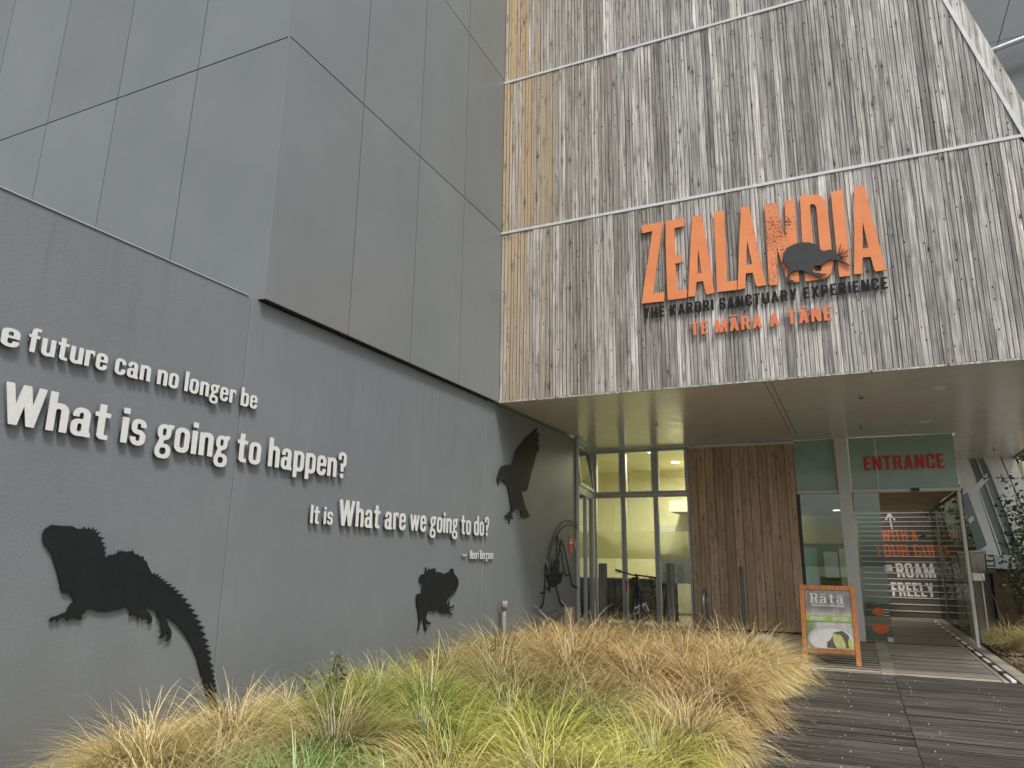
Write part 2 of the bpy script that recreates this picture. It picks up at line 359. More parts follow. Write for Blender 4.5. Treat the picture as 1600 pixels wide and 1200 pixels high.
    if ch == 'S': g.add(*bowl(.01, .42, .49, 1.02, .21, .18, .14), R(.25, .45, .8, .68)); g.add(*bowl(0, -.02, .49, .565, .21, .18, .14), R(-.3, .32, .24, .52)); return .49
    if ch == 'N': g.box(0, 0, .18, 1); g.box(.36, 0, .54, 1); g.bar(0, 1, .20, .34, 0); return .54
    if ch == 'M': g.box(0, 0, .17, 1); g.box(.53, 0, .70, 1); g.bar(.02, 1, .17, .27, 0); g.bar(.51, 1, .17, .26, 0); return .70
    if ch == 'Y': g.bar(0, 1, .20, .175, .36); g.bar(.34, 1, .20, .175, .36); g.box(.175, 0, .365, .42); return .54
    if ch == 'X': g.bar(0, 1, .20, .34, 0); g.bar(.34, 1, .20, 0, 0); return .54
    if ch == '^': g.box(.32, 0, .42, .9); g.bar(.0, .55, .13, .31, 1.0); g.bar(.61, .55, .13, .31, 1.0); return .74
    return .25
def contours(X, Y, D):
    """marching squares on the zero level; returns closed loops, simplified."""
    ny, nx = D.shape; nxt = {}; pt = {}
    def e(i, j, k):                         # edge k of cell: key and crossing point
        a, b = {0: ((i, j), (i, j+1)), 1: ((i, j+1), (i+1, j+1)), 2: ((i+1, j), (i+1, j+1)), 3: ((i, j), (i+1, j))}[k]
        key = (a, b)
        if key not in pt:
            da, db = D[a], D[b]; t_ = da/(da-db); pt[key] = (X[a]+(X[b]-X[a])*t_, Y[a]+(Y[b]-Y[a])*t_)
        return key
    T = {1: [(3, 0)], 2: [(0, 1)], 3: [(3, 1)], 4: [(1, 2)], 5: [(3, 2), (1, 0)], 6: [(0, 2)], 7: [(3, 2)], 8: [(2, 3)], 9: [(2, 0)], 10: [(0, 3), (2, 1)], 11: [(2, 1)], 12: [(1, 3)], 13: [(1, 0)], 14: [(0, 3)]}
    I = (D < 0)
    for i in range(ny-1):
        for j in range(nx-1):
            c = I[i, j]+2*I[i, j+1]+4*I[i+1, j+1]+8*I[i+1, j]
            if c in (0, 15): continue
            for a, b in T[int(c)]: nxt[e(i, j, a)] = e(i, j, b)
    loops = []; seen = set()
    for k in list(nxt):
        if k in seen: continue
        L = []; q = k
        while q not in seen and q in nxt: seen.add(q); L.append(pt[q]); q = nxt[q]
        if len(L) > 6: loops.append(simplify(L, .0035))
    return loops
def simplify(L, eps):
    def dp(P):
        if len(P) < 3: return P
        a, b = np.array(P[0]), np.array(P[-1]); ab = b-a; n = np.hypot(*ab)
        Q = np.array(P[1:-1])-a
        d = np.abs(Q[:, 0]*ab[1]-Q[:, 1]*ab[0])/n if n > 1e-9 else np.hypot(Q[:, 0], Q[:, 1])
        k = int(d.argmax())
        if d[k] < eps: return [P[0], P[-1]]
        return dp(P[:k+2])[:-1]+dp(P[k+1:])
    h = len(L)//2
    return dp(L[:h+1])[:-1]+dp(L[h:]+[L[0]])[:-1]
def plate_mesh(loops, thick, mat, bevel=0.0):
    cu = bpy.data.curves.new('outline', 'CURVE'); cu.dimensions = '2D'; cu.fill_mode = 'BOTH'; cu.extrude = thick/2-bevel; cu.bevel_depth = bevel; cu.offset = -bevel; cu.bevel_resolution = 0
    for L in loops:
        s = cu.splines.new('POLY'); s.points.add(len(L)-1); s.use_cyclic_u = True
        for i, p in enumerate(L): s.points[i].co = (p[0], p[1], 0, 1)
    o = bpy.data.objects.new('outline', cu); m = bpy.data.meshes.new_from_object(o)
    bpy.data.objects.remove(o); bpy.data.curves.remove(cu); m.materials.clear(); m.materials.append(mat)
    if mat.name == 'satin_letter':
        m.materials.append(M['lettside']); m.update()
        for p in m.polygons: p.material_index = 0 if abs(p.normal.z) > .5 else 1
    else:
        for p in m.polygons: p.material_index = 0
    return m
_gl = {}
def glyph(ch, thin=0.0):
    k0 = ch; ch = (ch, thin)
    if ch not in _gl:
        st = .02; x = np.arange(-.06, 1.12, st)+.0031; y = np.arange(-.34, 1.30, st)+.0037; X, Y = np.meshgrid(x, y); g = G(X, Y); w = glyph_def(k0, g)
        _gl[ch] = (contours(X, Y, g.d+thin) if k0 != ' ' else [], w)
    return _gl[ch]
RX = Matrix(((0, 0, 1), (1, 0, 0), (0, 1, 0)))        # plate drawn in (Y, Z), facing +X
RY = Matrix(((1, 0, 0), (0, 0, -1), (0, 1, 0)))       # plate drawn in (X, Z), facing -Y
_lm = {}
def lettering(text, parent, plane, depth, u0, u1, base, cap, mat, thick=.02, track=.075, name='letter', space=.24, thin=0.0):
    adv = []; x = 0.0
    for ch in text:
        if ch == ' ': x += space; continue
        w = glyph(ch)[1]; adv.append((ch, x)); x += w+track
    k = (u1-u0)/(x-track); out = []
    for ch, x in adv:
        key = (ch, mat.name, thick, round(cap, 3), thin)
        if key not in _lm:
            m = plate_mesh([[(p[0], p[1]) for p in L] for L in glyph(ch, thin)[0]], 1.0, mat); _lm[key] = m
        o = bpy.data.objects.new(name, _lm[key]); u = u0+x*k
        w = (depth, u, base) if plane == 'X' else (u, depth, base)
        link(o, parent, w); o.rotation_mode = 'QUATERNION'; o.rotation_quaternion = (RX if plane == 'X' else RY).to_quaternion(); o.scale = (k, cap, thick); out.append(o)
    return out
def plate(name, loops, thick, plane, depth, mat, parent=None):
    us = [p[0] for L in loops for p in L]; vs = [p[1] for L in loops for p in L]; u0 = (min(us)+max(us))/2; v0 = min(vs)
    m = plate_mesh([[(p[0]-u0, p[1]-v0) for p in L] for L in loops], thick, mat); m.name = name
    o = bpy.data.objects.new(name, m); link(o, parent, (depth, u0, v0) if plane == 'X' else (u0, depth, v0))
    o.rotation_mode = 'QUATERNION'; o.rotation_quaternion = (RX if plane == 'X' else RY).to_quaternion(); return o
def stroke_loops(strokes, polys=(), step=.008):
    pts = np.array([p for _, L in strokes for p in L]+[p for L in polys for p in L]); lo = pts.min(0)-.05; hi = pts.max(0)+.05
    x = np.arange(lo[0], hi[0], step); y = np.arange(lo[1], hi[1], step); X, Y = np.meshgrid(x, y); D = np.full(X.shape, 9.0)
    for w, L in strokes:
        for (ax, ay), (bx, by) in zip(L[:-1], L[1:]):
            dx, dy = bx-ax, by-ay; t_ = np.clip(((X-ax)*dx+(Y-ay)*dy)/(dx*dx+dy*dy+1e-12), 0, 1); D = np.minimum(D, np.hypot(X-ax-t_*dx, Y-ay-t_*dy)-w)
    for L in polys:
        ins = np.zeros(X.shape, bool); d = np.full(X.shape, 9.0); n = len(L)
        for i in range(n):
            (ax, ay), (bx, by) = L[i], L[(i+1) % n]; dx, dy = bx-ax, by-ay
            t_ = np.clip(((X-ax)*dx+(Y-ay)*dy)/(dx*dx+dy*dy+1e-12), 0, 1); d = np.minimum(d, np.hypot(X-ax-t_*dx, Y-ay-t_*dy))
            c = ((ay > Y) != (by > Y)) & (X < (bx-ax)*(Y-ay)/((by-ay)+1e-12)+ax); ins ^= c
        D = np.minimum(D, np.where(ins, -d, d))
    return contours(X, Y, D)
M['innerdeck'] = timber_mat('lobby_deck_timber', (.10, .085, .065), (.20, .17, .13), (.30, .26, .20), axis='x', rough=.5, br=(.9, 1.1), bstr=.4, wear=.3)
DATA = {"tuatara":[[3.352,1.613],[3.364,1.649],[3.408,1.68],[3.471,1.677],[3.561,1.678],[3.604,1.66],[3.643,1.662],[3.654,1.677],[3.663,1.664],[3.684,1.661],[3.693,1.676],[3.7,1.663],[3.716,1.659],[3.73,1.675],[3.731,1.653],[3.759,1.664],[3.747,1.638],[3.795,1.643],[3.77,1.62],[3.789,1.608],[3.833,1.601],[3.8,1.583],[3.812,1.567],[3.846,1.563],[3.822,1.549],[3.829,1.535],[3.864,1.53],[3.839,1.515],[3.846,1.497],[3.861,1.492],[3.845,1.477],[3.857,1.462],[3.873,1.452],[3.881,1.471],[3.904,1.48],[3.91,1.471],[3.93,1.483],[3.938,1.478],[3.958,1.493],[3.962,1.51],[3.979,1.497],[3.991,1.514],[4.005,1.495],[4.022,1.507],[4.039,1.494],[4.052,1.507],[4.076,1.503],[4.092,1.516],[4.1,1.492],[4.125,1.479],[4.14,1.486],[4.154,1.464],[4.169,1.469],[4.184,1.453],[4.187,1.473],[4.202,1.44],[4.227,1.427],[4.249,1.387],[4.295,1.327],[4.321,1.336],[4.324,1.317],[4.355,1.33],[4.35,1.306],[4.382,1.31],[4.377,1.289],[4.422,1.288],[4.405,1.271],[4.455,1.27],[4.433,1.25],[4.501,1.245],[4.475,1.224],[4.542,1.22],[4.52,1.196],[4.586,1.194],[4.555,1.167],[4.635,1.157],[4.603,1.132],[4.684,1.121],[4.644,1.092],[4.737,1.067],[4.686,1.046],[4.775,1.025],[4.728,1.002],[4.823,0.975],[4.766,0.954],[4.858,0.924],[4.802,0.902],[4.898,0.877],[4.84,0.851],[4.919,0.816],[4.867,0.793],[4.955,0.764],[4.903,0.734],[4.981,0.712],[4.927,0.697],[5.004,0.658],[4.954,0.638],[5.015,0.603],[4.976,0.587],[5.039,0.545],[4.997,0.529],[5.059,0.493],[5.022,0.484],[5.071,0.449],[5.038,0.44],[5.08,0.413],[5.058,0.402],[5.092,0.37],[5.072,0.359],[5.103,0.326],[5.084,0.315],[5.119,0.268],[5.101,0.257],[5.137,0.21],[5.156,0.137],[5.069,0.152],[5.042,0.212],[5.001,0.3],[4.959,0.402],[4.896,0.52],[4.844,0.636],[4.786,0.724],[4.711,0.813],[4.61,0.91],[4.534,0.962],[4.482,0.995],[4.493,0.951],[4.515,0.916],[4.547,0.874],[4.554,0.827],[4.533,0.795],[4.495,0.795],[4.514,0.81],[4.522,0.836],[4.505,0.871],[4.492,0.845],[4.47,0.827],[4.43,0.822],[4.451,0.849],[4.456,0.888],[4.447,0.908],[4.416,0.92],[4.442,0.928],[4.435,0.955],[4.424,0.976],[4.385,0.985],[4.404,1.0],[4.391,1.011],[4.395,1.024],[4.364,1.046],[4.307,1.058],[4.273,1.068],[4.243,1.091],[4.267,1.058],[4.311,1.029],[4.346,0.988],[4.346,0.955],[4.316,0.944],[4.323,0.97],[4.301,0.988],[4.268,0.999],[4.256,0.978],[4.252,1.0],[4.228,1.008],[4.21,0.975],[4.213,1.007],[4.187,1.021],[4.159,1.025],[4.131,1.012],[4.142,1.039],[4.136,1.058],[4.102,1.086],[4.031,1.068],[3.932,1.058],[3.86,1.068],[3.81,1.085],[3.775,1.087],[3.753,1.062],[3.729,1.045],[3.739,1.025],[3.727,1.012],[3.705,1.029],[3.672,1.029],[3.641,1.024],[3.63,1.011],[3.617,1.033],[3.594,1.039],[3.571,1.029],[3.555,1.01],[3.542,1.028],[3.522,1.024],[3.506,1.01],[3.496,1.029],[3.512,1.047],[3.548,1.053],[3.583,1.066],[3.613,1.076],[3.622,1.105],[3.639,1.133],[3.672,1.153],[3.65,1.168],[3.627,1.205],[3.573,1.21],[3.551,1.225],[3.527,1.296],[3.497,1.368],[3.46,1.438],[3.439,1.491],[3.388,1.537],[3.362,1.572]],"frog":[[8.511,1.358],[8.532,1.354],[8.527,1.292],[8.578,1.321],[8.598,1.341],[8.623,1.32],[8.668,1.332],[8.734,1.342],[8.772,1.331],[8.763,1.294],[8.873,1.29],[8.944,1.275],[8.997,1.265],[9.084,1.277],[9.152,1.289],[9.162,1.319],[9.207,1.334],[9.259,1.323],[9.289,1.257],[9.371,1.216],[9.417,1.167],[9.421,1.114],[9.381,1.063],[9.301,1.005],[9.213,0.961],[9.143,0.942],[9.105,0.918],[9.098,0.868],[9.14,0.845],[9.155,0.891],[9.181,0.904],[9.18,0.872],[9.175,0.834],[9.191,0.814],[9.268,0.825],[9.303,0.836],[9.317,0.821],[9.287,0.807],[9.206,0.801],[9.175,0.786],[9.182,0.762],[9.237,0.733],[9.284,0.714],[9.267,0.702],[9.23,0.713],[9.175,0.733],[9.068,0.743],[8.999,0.743],[8.928,0.764],[8.858,0.801],[8.809,0.783],[8.743,0.781],[8.675,0.799],[8.625,0.826],[8.604,0.779],[8.575,0.741],[8.561,0.71],[8.604,0.675],[8.695,0.644],[8.689,0.625],[8.656,0.625],[8.574,0.653],[8.568,0.63],[8.604,0.571],[8.582,0.545],[8.539,0.592],[8.518,0.657],[8.525,0.712],[8.491,0.694],[8.444,0.698],[8.433,0.686],[8.419,0.625],[8.4,0.571],[8.369,0.574],[8.388,0.627],[8.398,0.689],[8.365,0.809],[8.327,0.897],[8.306,0.969],[8.318,1.016],[8.363,1.03],[8.41,1.021],[8.46,0.993],[8.428,1.052],[8.435,1.108],[8.472,1.139],[8.502,1.163],[8.439,1.16],[8.4,1.155],[8.366,1.178],[8.363,1.222],[8.399,1.258],[8.462,1.269],[8.493,1.272],[8.502,1.325]],"parrot":[[12.248,3.831],[12.265,3.822],[12.227,3.748],[12.344,3.758],[12.38,3.712],[12.28,3.646],[12.368,3.625],[12.346,3.58],[12.26,3.55],[12.391,3.527],[12.36,3.488],[12.37,3.43],[12.241,3.363],[12.233,3.328],[12.159,3.236],[12.118,3.132],[12.016,3.022],[11.957,2.886],[11.899,2.783],[11.841,2.666],[11.723,2.612],[11.587,2.621],[11.648,2.509],[11.709,2.396],[11.809,2.317],[11.938,2.214],[11.871,2.179],[11.734,2.16],[11.618,2.163],[11.558,2.255],[11.507,2.316],[11.424,2.311],[11.296,2.262],[11.171,2.202],[11.226,2.168],[11.228,2.115],[11.173,2.142],[11.119,2.125],[11.112,2.036],[11.086,2.049],[11.077,2.122],[11.03,2.149],[11.004,2.097],[10.96,2.146],[10.907,2.157],[11.011,2.185],[11.063,2.225],[11.162,2.246],[11.136,2.379],[11.089,2.51],[11.012,2.654],[10.922,2.698],[10.765,2.727],[10.697,2.713],[10.667,2.63],[10.64,2.642],[10.602,2.733],[10.643,2.81],[10.69,2.889],[10.774,2.951],[10.894,2.988],[11.054,3.009],[11.181,3.014],[11.251,3.138],[11.321,3.28],[11.547,3.431],[11.781,3.579],[12.025,3.707]],"weta_body":[[12.748,1.196],[12.86,1.21],[12.903,1.179],[13.052,1.323],[13.16,1.463],[13.27,1.4],[13.405,1.463],[13.359,1.242],[13.472,1.178],[13.577,1.264],[13.596,1.239],[13.53,1.129],[13.471,1.036],[13.269,1.009],[13.225,0.972],[13.009,0.971],[12.861,1.02]],"weta_strokes":[[0.0067,[[12.776,1.446],[12.817,1.554],[12.88,1.662],[12.956,1.773],[13.051,1.869],[13.174,1.976],[13.317,2.07],[13.454,2.141],[13.594,2.188],[13.784,2.222],[13.929,2.226],[14.077,2.22],[14.277,2.195],[14.457,2.155]]],[0.0067,[[12.89,1.278],[12.881,1.37],[12.889,1.462],[12.922,1.57],[12.986,1.68],[13.073,1.775],[13.183,1.857],[13.317,1.949],[13.454,2.027],[13.593,2.081],[13.735,2.12],[13.977,2.151],[14.276,2.126],[14.455,2.082]]],[0.0144,[[12.693,1.383],[12.687,1.13],[12.655,0.951],[12.628,0.804],[12.589,0.703],[12.538,0.647],[12.419,0.624]]],[0.0134,[[12.693,1.378],[12.797,1.279],[12.861,1.179]]],[0.0134,[[13.021,1.49],[12.987,1.37],[12.975,1.247]]],[0.0105,[[13.281,1.892],[13.253,1.668],[13.217,1.4]]],[0.0105,[[13.294,1.892],[13.406,1.735],[13.52,1.56],[13.61,1.335],[13.716,1.166],[13.843,1.169],[13.963,1.189]]],[0.0144,[[13.498,1.842],[13.406,1.639],[13.27,1.369]]],[0.0125,[[13.498,1.842],[13.66,1.675],[13.799,1.464],[13.94,1.252],[14.106,0.968],[14.404,0.918]]],[0.0125,[[13.225,0.98],[13.335,0.806],[13.446,0.669],[13.527,0.619],[13.591,0.615],[13.664,0.635]]],[0.0105,[[12.696,0.98],[12.82,0.931],[12.903,0.989],[12.916,0.89]]],[0.0105,[[12.475,0.895],[12.555,0.873],[12.656,0.889]]]],"kiwi":[[-0.596,5.733],[-0.579,5.798],[-0.54,5.861],[-0.469,5.892],[-0.399,5.91],[-0.314,5.909],[-0.231,5.892],[-0.167,5.859],[-0.128,5.818],[-0.099,5.764],[-0.076,5.739],[-0.043,5.734],[-0.002,5.741],[0.047,5.734],[0.078,5.71],[0.099,5.673],[0.112,5.632],[0.126,5.601],[0.164,5.567],[0.215,5.511],[0.265,5.451],[0.22,5.477],[0.168,5.523],[0.115,5.565],[0.091,5.574],[0.043,5.582],[0.003,5.589],[-0.049,5.564],[-0.101,5.529],[-0.142,5.527],[-0.191,5.535],[-0.219,5.496],[-0.239,5.461],[-0.191,5.429],[-0.142,5.422],[-0.127,5.407],[-0.062,5.39],[-0.043,5.377],[-0.104,5.38],[-0.118,5.365],[-0.118,5.337],[-0.148,5.353],[-0.195,5.387],[-0.266,5.436],[-0.33,5.47],[-0.378,5.497],[-0.421,5.495],[-0.471,5.498],[-0.506,5.484],[-0.531,5.439],[-0.538,5.392],[-0.514,5.374],[-0.466,5.343],[-0.5,5.338],[-0.55,5.346],[-0.58,5.341],[-0.586,5.39],[-0.56,5.444],[-0.54,5.489],[-0.536,5.547],[-0.567,5.591],[-0.593,5.654]],"kiwi_strokes":[[0.004,[[0.11,5.652],[0.133,5.686],[0.148,5.722],[0.163,5.8]]],[0.004,[[0.118,5.646],[0.157,5.682],[0.193,5.719]]],[0.004,[[0.125,5.638],[0.188,5.667],[0.251,5.694]]],[0.004,[[0.136,5.619],[0.183,5.606],[0.236,5.611]]],[0.004,[[0.135,5.609],[0.166,5.59],[0.182,5.597]]]],"Z":[[[-2.647,6.623],[-2.314,6.621],[-2.331,6.488],[-2.35,6.359],[-2.457,5.746],[-2.51,5.452],[-2.475,5.46],[-2.332,5.463],[-2.33,5.318],[-2.68,5.325],[-2.669,5.393],[-2.616,5.734],[-2.532,6.167],[-2.477,6.496],[-2.638,6.488]]],"E":[[[-2.261,6.626],[-1.984,6.619],[-1.984,6.488],[-2.132,6.484],[-2.136,6.025],[-2.051,6.032],[-2.047,5.9],[-2.138,5.897],[-2.133,5.461],[-1.986,5.457],[-1.987,5.324],[-2.265,5.322],[-2.28,5.374],[-2.277,6.197]]],"A1":[[[-1.843,6.629],[-1.72,6.618],[-1.67,6.273],[-1.625,5.83],[-1.58,5.345],[-1.69,5.329],[-1.708,5.363],[-1.737,5.554],[-1.836,5.551],[-1.859,5.332],[-1.967,5.333],[-1.92,5.915],[-1.873,6.421]],[[-1.787,6.075],[-1.752,5.681],[-1.822,5.683]]],"L":[[[-1.528,6.628],[-1.384,6.625],[-1.396,5.484],[-1.253,5.483],[-1.261,5.342],[-1.543,5.348]]],"A2":[[[-1.131,6.635],[-1.015,6.624],[-0.973,6.27],[-0.931,5.926],[-0.851,5.358],[-0.974,5.351],[-0.996,5.38],[-1.027,5.575],[-1.124,5.576],[-1.142,5.35],[-1.251,5.34],[-1.194,6.007],[-1.158,6.359]],[[-1.075,6.084],[-1.026,5.705],[-1.112,5.702]]],"N":[[[-0.796,6.606],[-0.65,6.609],[-0.633,6.557],[-0.545,6.005],[-0.517,6.614],[-0.393,6.601],[-0.395,6.002],[-0.41,5.34],[-0.564,5.341],[-0.671,5.886],[-0.694,5.337],[-0.803,5.342],[-0.818,5.372],[-0.803,5.98]]],"D":[[[-0.308,6.643],[-0.066,6.613],[-0.022,6.575],[0.013,6.512],[0.031,6.438],[0.041,6.201],[0.038,5.831],[0.043,5.527],[0.01,5.411],[-0.032,5.365],[-0.087,5.336],[-0.192,5.33],[-0.33,5.331],[-0.329,5.803],[-0.321,6.176]],[[-0.184,6.478],[-0.156,6.484],[-0.124,6.472],[-0.104,6.426],[-0.105,6.198],[-0.105,5.764],[-0.102,5.55],[-0.117,5.454],[-0.195,5.459],[-0.187,5.995]]],"I":[[[0.102,6.62],[0.257,6.63],[0.255,6.252],[0.258,5.883],[0.247,5.329],[0.107,5.329],[0.1,6.19]]],"A3":[[[0.408,6.633],[0.533,6.633],[0.571,6.282],[0.622,5.877],[0.686,5.341],[0.56,5.339],[0.545,5.371],[0.518,5.56],[0.419,5.566],[0.396,5.336],[0.292,5.34],[0.347,5.928],[0.372,6.306]],[[0.465,6.088],[0.503,5.697],[0.433,5.694]]],"facade":{"m1":[[2.382,4.049],[2.653,4.037],[3.128,1.152],[2.718,1.142]],"w1":[[2.653,4.037],[3.014,4.021],[3.535,1.596],[3.105,1.59]],"m2":[[3.028,4.02],[3.343,4.006],[3.83,1.962],[3.497,1.697]],"m3":[[3.369,4.005],[3.615,3.994],[4.077,1.964],[3.855,1.963]],"w2":[[2.414,3.103],[2.57,3.177],[2.823,1.928],[2.609,1.777]],"cross":[[2.734,3.328],[3.022,3.63],[3.06,3.505],[2.787,3.203]],"cross2":[[2.497,2.532],[2.601,2.623],[2.63,2.531],[2.525,2.425]]}}
# ------------------------------------------------------------------ ground
def sheet(name, x0, x1, y0, y1, z, mat, nx=1, ny=1, fn=None, kind='structure'):
    v = []; f = []
    for j in range(ny+1):
        for i in range(nx+1):
            x = x0+(x1-x0)*i/nx; y = y0+(y1-y0)*j/ny; v.append((x, y, z+(fn(x, y) if fn else 0)))
    for j in range(ny):
        for i in range(nx): a = j*(nx+1)+i; f.append((a, a+1, a+nx+2, a+nx+1))
    o = meshobj(name, v, f, mat, None, (0, 0, 0)); return props(o, kind=kind)
t = NT('mulch'); P = t.pos(); v1 = t.vor(P, 38, 'Color'); d1 = t.vor(P, 38); n1 = t.noise(P, 6, 5)
c = t.mix(t.sep(v1)[0], (.05, .035, .022), (.20, .145, .085)); c = t.mix(t.mr(n1, .4, .65, 0, .6), c, (.11, .085, .055)); t.base(c, .9, 0, .2); t.bump(t.math('ADD', d1, n1), 1.0, .02); M['mulch'] = t.m
t = NT('asphalt'); P = t.pos(); t.base(t.mix(t.noise(P, 60, 4, .7), (.10, .10, .095), (.20, .20, .19)), .9); t.bump(t.noise(P, 90, 3), .4, .01); M['asphalt'] = t.m
M['paving'] = plain('concrete_paving', (.30, .29, .26), .85, 0, .3, .2, 3, .3)
sheet('ground', -220, 220, -220, 260, -.09, M['asphalt'])
rn = random.Random(3)
gb = lambda x, y: .05*math.sin(x*2.1+y)+.04*math.sin(y*1.7-x)+rn.uniform(-.012, .012)
props(sheet('garden_bed_soil', -5.2, -.93, -1, 12.95, -.0, M['mulch'], 40, 110, lambda x, y: gb(x, y)-.01), kind='structure')
sheet('garden_bed_soil', 2.02, 9.0, 11.9, 26, -.02, M['mulch'], 50, 90, lambda x, y: gb(x, y))
box('paving_slab', -5.2, -.93, 12.95, 16.38, -.09, .06, M['paving'], None, .01)['kind'] = 'structure'
# mulch chips, one scattered mass
mb = MB(); r_ = random.Random(5)
for i in range(5200):
    if i % 5 < 3: x, y = r_.uniform(1.98, 3.6), r_.uniform(11.95, 16.8)
    else: x, y = r_.uniform(-1.6, -.9), r_.uniform(10.5, 13.4)
    z = .035+r_.uniform(0, .04); a = r_.uniform(0, 6.28); L = r_.uniform(.012, .04); w = L*r_.uniform(.25, .6); n = len(mb.v)
    ca, sa = math.cos(a), math.sin(a); tl = r_.uniform(-.015, .015)
    mb.v += [(x-ca*L-sa*w, y-sa*L+ca*w, z-tl), (x+ca*L-sa*w, y+sa*L+ca*w, z+tl), (x+ca*L+sa*w, y+sa*L-ca*w, z+tl*1.3), (x-ca*L+sa*w, y-sa*L-ca*w, z-tl)]; mb.f.append((n, n+1, n+2, n+3))
t = NT('bark_chip'); t.base(t.mix(t.noise(t.pos(), 45, 2), (.06, .04, .025), (.34, .26, .17)), .9, 0, .2); M['chip'] = t.m
props(mb.build('bark_mulch', M['chip']), kind='stuff')

# ------------------------------------------------------------------ decks
def ribbed(name, L, wd, mat, ribs=5, shade_min=.6):
    """a deck board along X with shallow ribs running along it."""
    k = (name, round(L, 3), wd, mat.name)
    if k in _bc: return _bc[k]
    n = ribs*4; v = []; f = []; top = []
    e = .004; top.append((-wd/2, -.004))
    for i in range(ribs):
        a = -wd/2+wd*i/ribs; b_ = a+wd/ribs; top += [(a+e, 0), (b_-e, 0)]
        if i < ribs-1: top.append((b_, -.007))
    top.append((wd/2, -.004))
    for x in (-L/2, L/2):
        v += [(x, y, z) for y, z in top]+[(x, wd/2, -.045), (x, -wd/2, -.045)]
    m_ = len(top)+2
    for i in range(m_): j = (i+1) % m_; f.append((i, j, j+m_, i+m_))
    f.append(tuple(range(m_))[::-1]); f.append(tuple(range(m_, 2*m_)))
    m = bpy.data.meshes.new('board'); m.from_pydata(v, [], [q[::-1] for q in f]); m.materials.append(mat); m.materials.append(M['gapshade']); m.update()
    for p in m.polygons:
        if abs(p.normal.y) > shade_min or p.normal.z < -.5: p.material_index = 1  # gap sides, steep rib slopes and underside coloured dark as painted shade
    _bc[k] = m; return m
rb = random.Random(11)
dk = empty('dark_deck', (1.1, 6, -.09), 'dark weathered timber boardwalk with ribbed planks and bright nail heads leading to the entrance', 'deck')
pitch = .292; y = 11.86-pitch/2; nails = MB()
while y > .6:
    for x0, x1 in ((-.93, .317), (.323, 3.9)):
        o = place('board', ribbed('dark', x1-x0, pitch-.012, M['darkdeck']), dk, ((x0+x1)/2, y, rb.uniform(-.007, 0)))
        o.rotation_euler = (rb.uniform(-.008, .008), 0, rb.uniform(-.001, .001))
    for xn in (-.78, -.24, .22, .50, 1.25, 1.95, 2.65, 3.3):
        if rb.random() < .35: continue
        a = xn+rb.uniform(-.07, .07); yy = y+rb.uniform(-.05, .05); n = len(nails.v)
        nails.v += [(a+.0048*math.cos(q*1.047), yy+.0048*math.sin(q*1.047), .0035) for q in range(6)]+[(a+.007*math.cos(q*1.047), yy+.007*math.sin(q*1.047), -.008) for q in range(6)]
        nails.f.append(tuple(n+q for q in range(6))); nails.f += [(n+6+q, n+6+(q+1) % 6, n+(q+1) % 6, n+q) for q in range(6)]
    y -= pitch
M['nail'] = plain('bright_nail', (.50, .50, .48), .35, .4)
props(nails.build('nail_heads', M['nail'], dk), kind='stuff')
box('joist', -.93, 3.9, .6, 11.86, -.085, -.06, M['black'], dk)
pd = empty('pale_deck', (.6, 14.2, -.09), 'pale grey timber entrance deck in front of the glass doors', 'deck')
box('joist', -.9, 1.9, 11.88, 16.44, -.085, -.058, M['black'], pd)
for x0, x1 in ((-.9, -.76), (.17, .36)): 
    box('border_board', x0, x1, 11.88, 16.44, -.05, -.002, M['paledeck'], pd, .004)
y = 12.06
while y < 16.4:
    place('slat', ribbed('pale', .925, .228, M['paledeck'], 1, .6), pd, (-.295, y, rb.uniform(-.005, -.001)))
    y += .29
y = 12.02
while y < 16.4:
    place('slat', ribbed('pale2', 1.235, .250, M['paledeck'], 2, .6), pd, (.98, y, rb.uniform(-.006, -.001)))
    y += .262
box('border_board', -.757, .167, 11.88, 11.925, -.05, -.004, M['paledeck'], pd, .004)
for x0, x1 in ((1.60, 1.66), (1.80, 1.98)): box('border_board', x0, x1, 11.88, 16.9, -.05, .004, M['paledeck'], pd, .004)
for i in range(12):
    y0 = 12.02+i*.95
    lt = box('light_strip', 1.702, 1.758, y0, y0+.66, -.02, .012, M['led'], pd, .003)
    box('strip_cover', 1.695, 1.765, y0+.665, y0+.945, -.02, .013, M['blackpaint'], pd)
y = 16.62
while y < 23.4:
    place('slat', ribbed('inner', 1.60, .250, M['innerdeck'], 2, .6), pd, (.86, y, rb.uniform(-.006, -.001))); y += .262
box('channel', 1.665, 1.795, 11.9, 22.9, -.05, -.021, M['blackpaint'], pd)

# ------------------------------------------------------------------ painted concrete wall
XWALL = -5.2
cw = empty('concrete_wall', (-5.35, 7, -.1), 'long dark grey rendered concrete wall carrying raised white words and black animal silhouettes', 'wall')
for y0, y1 in ((-3.0, 5.066), (5.074, 10.196), (10.200, 14.42)):
    box('slab', -5.5, XWALL, y0, y1, -.1, 3.955, M['concrete'], cw, .004)
box('coping', -5.52, -5.19, -3.0, 5.02, 3.955, 3.967, M['capmetal'], cw)
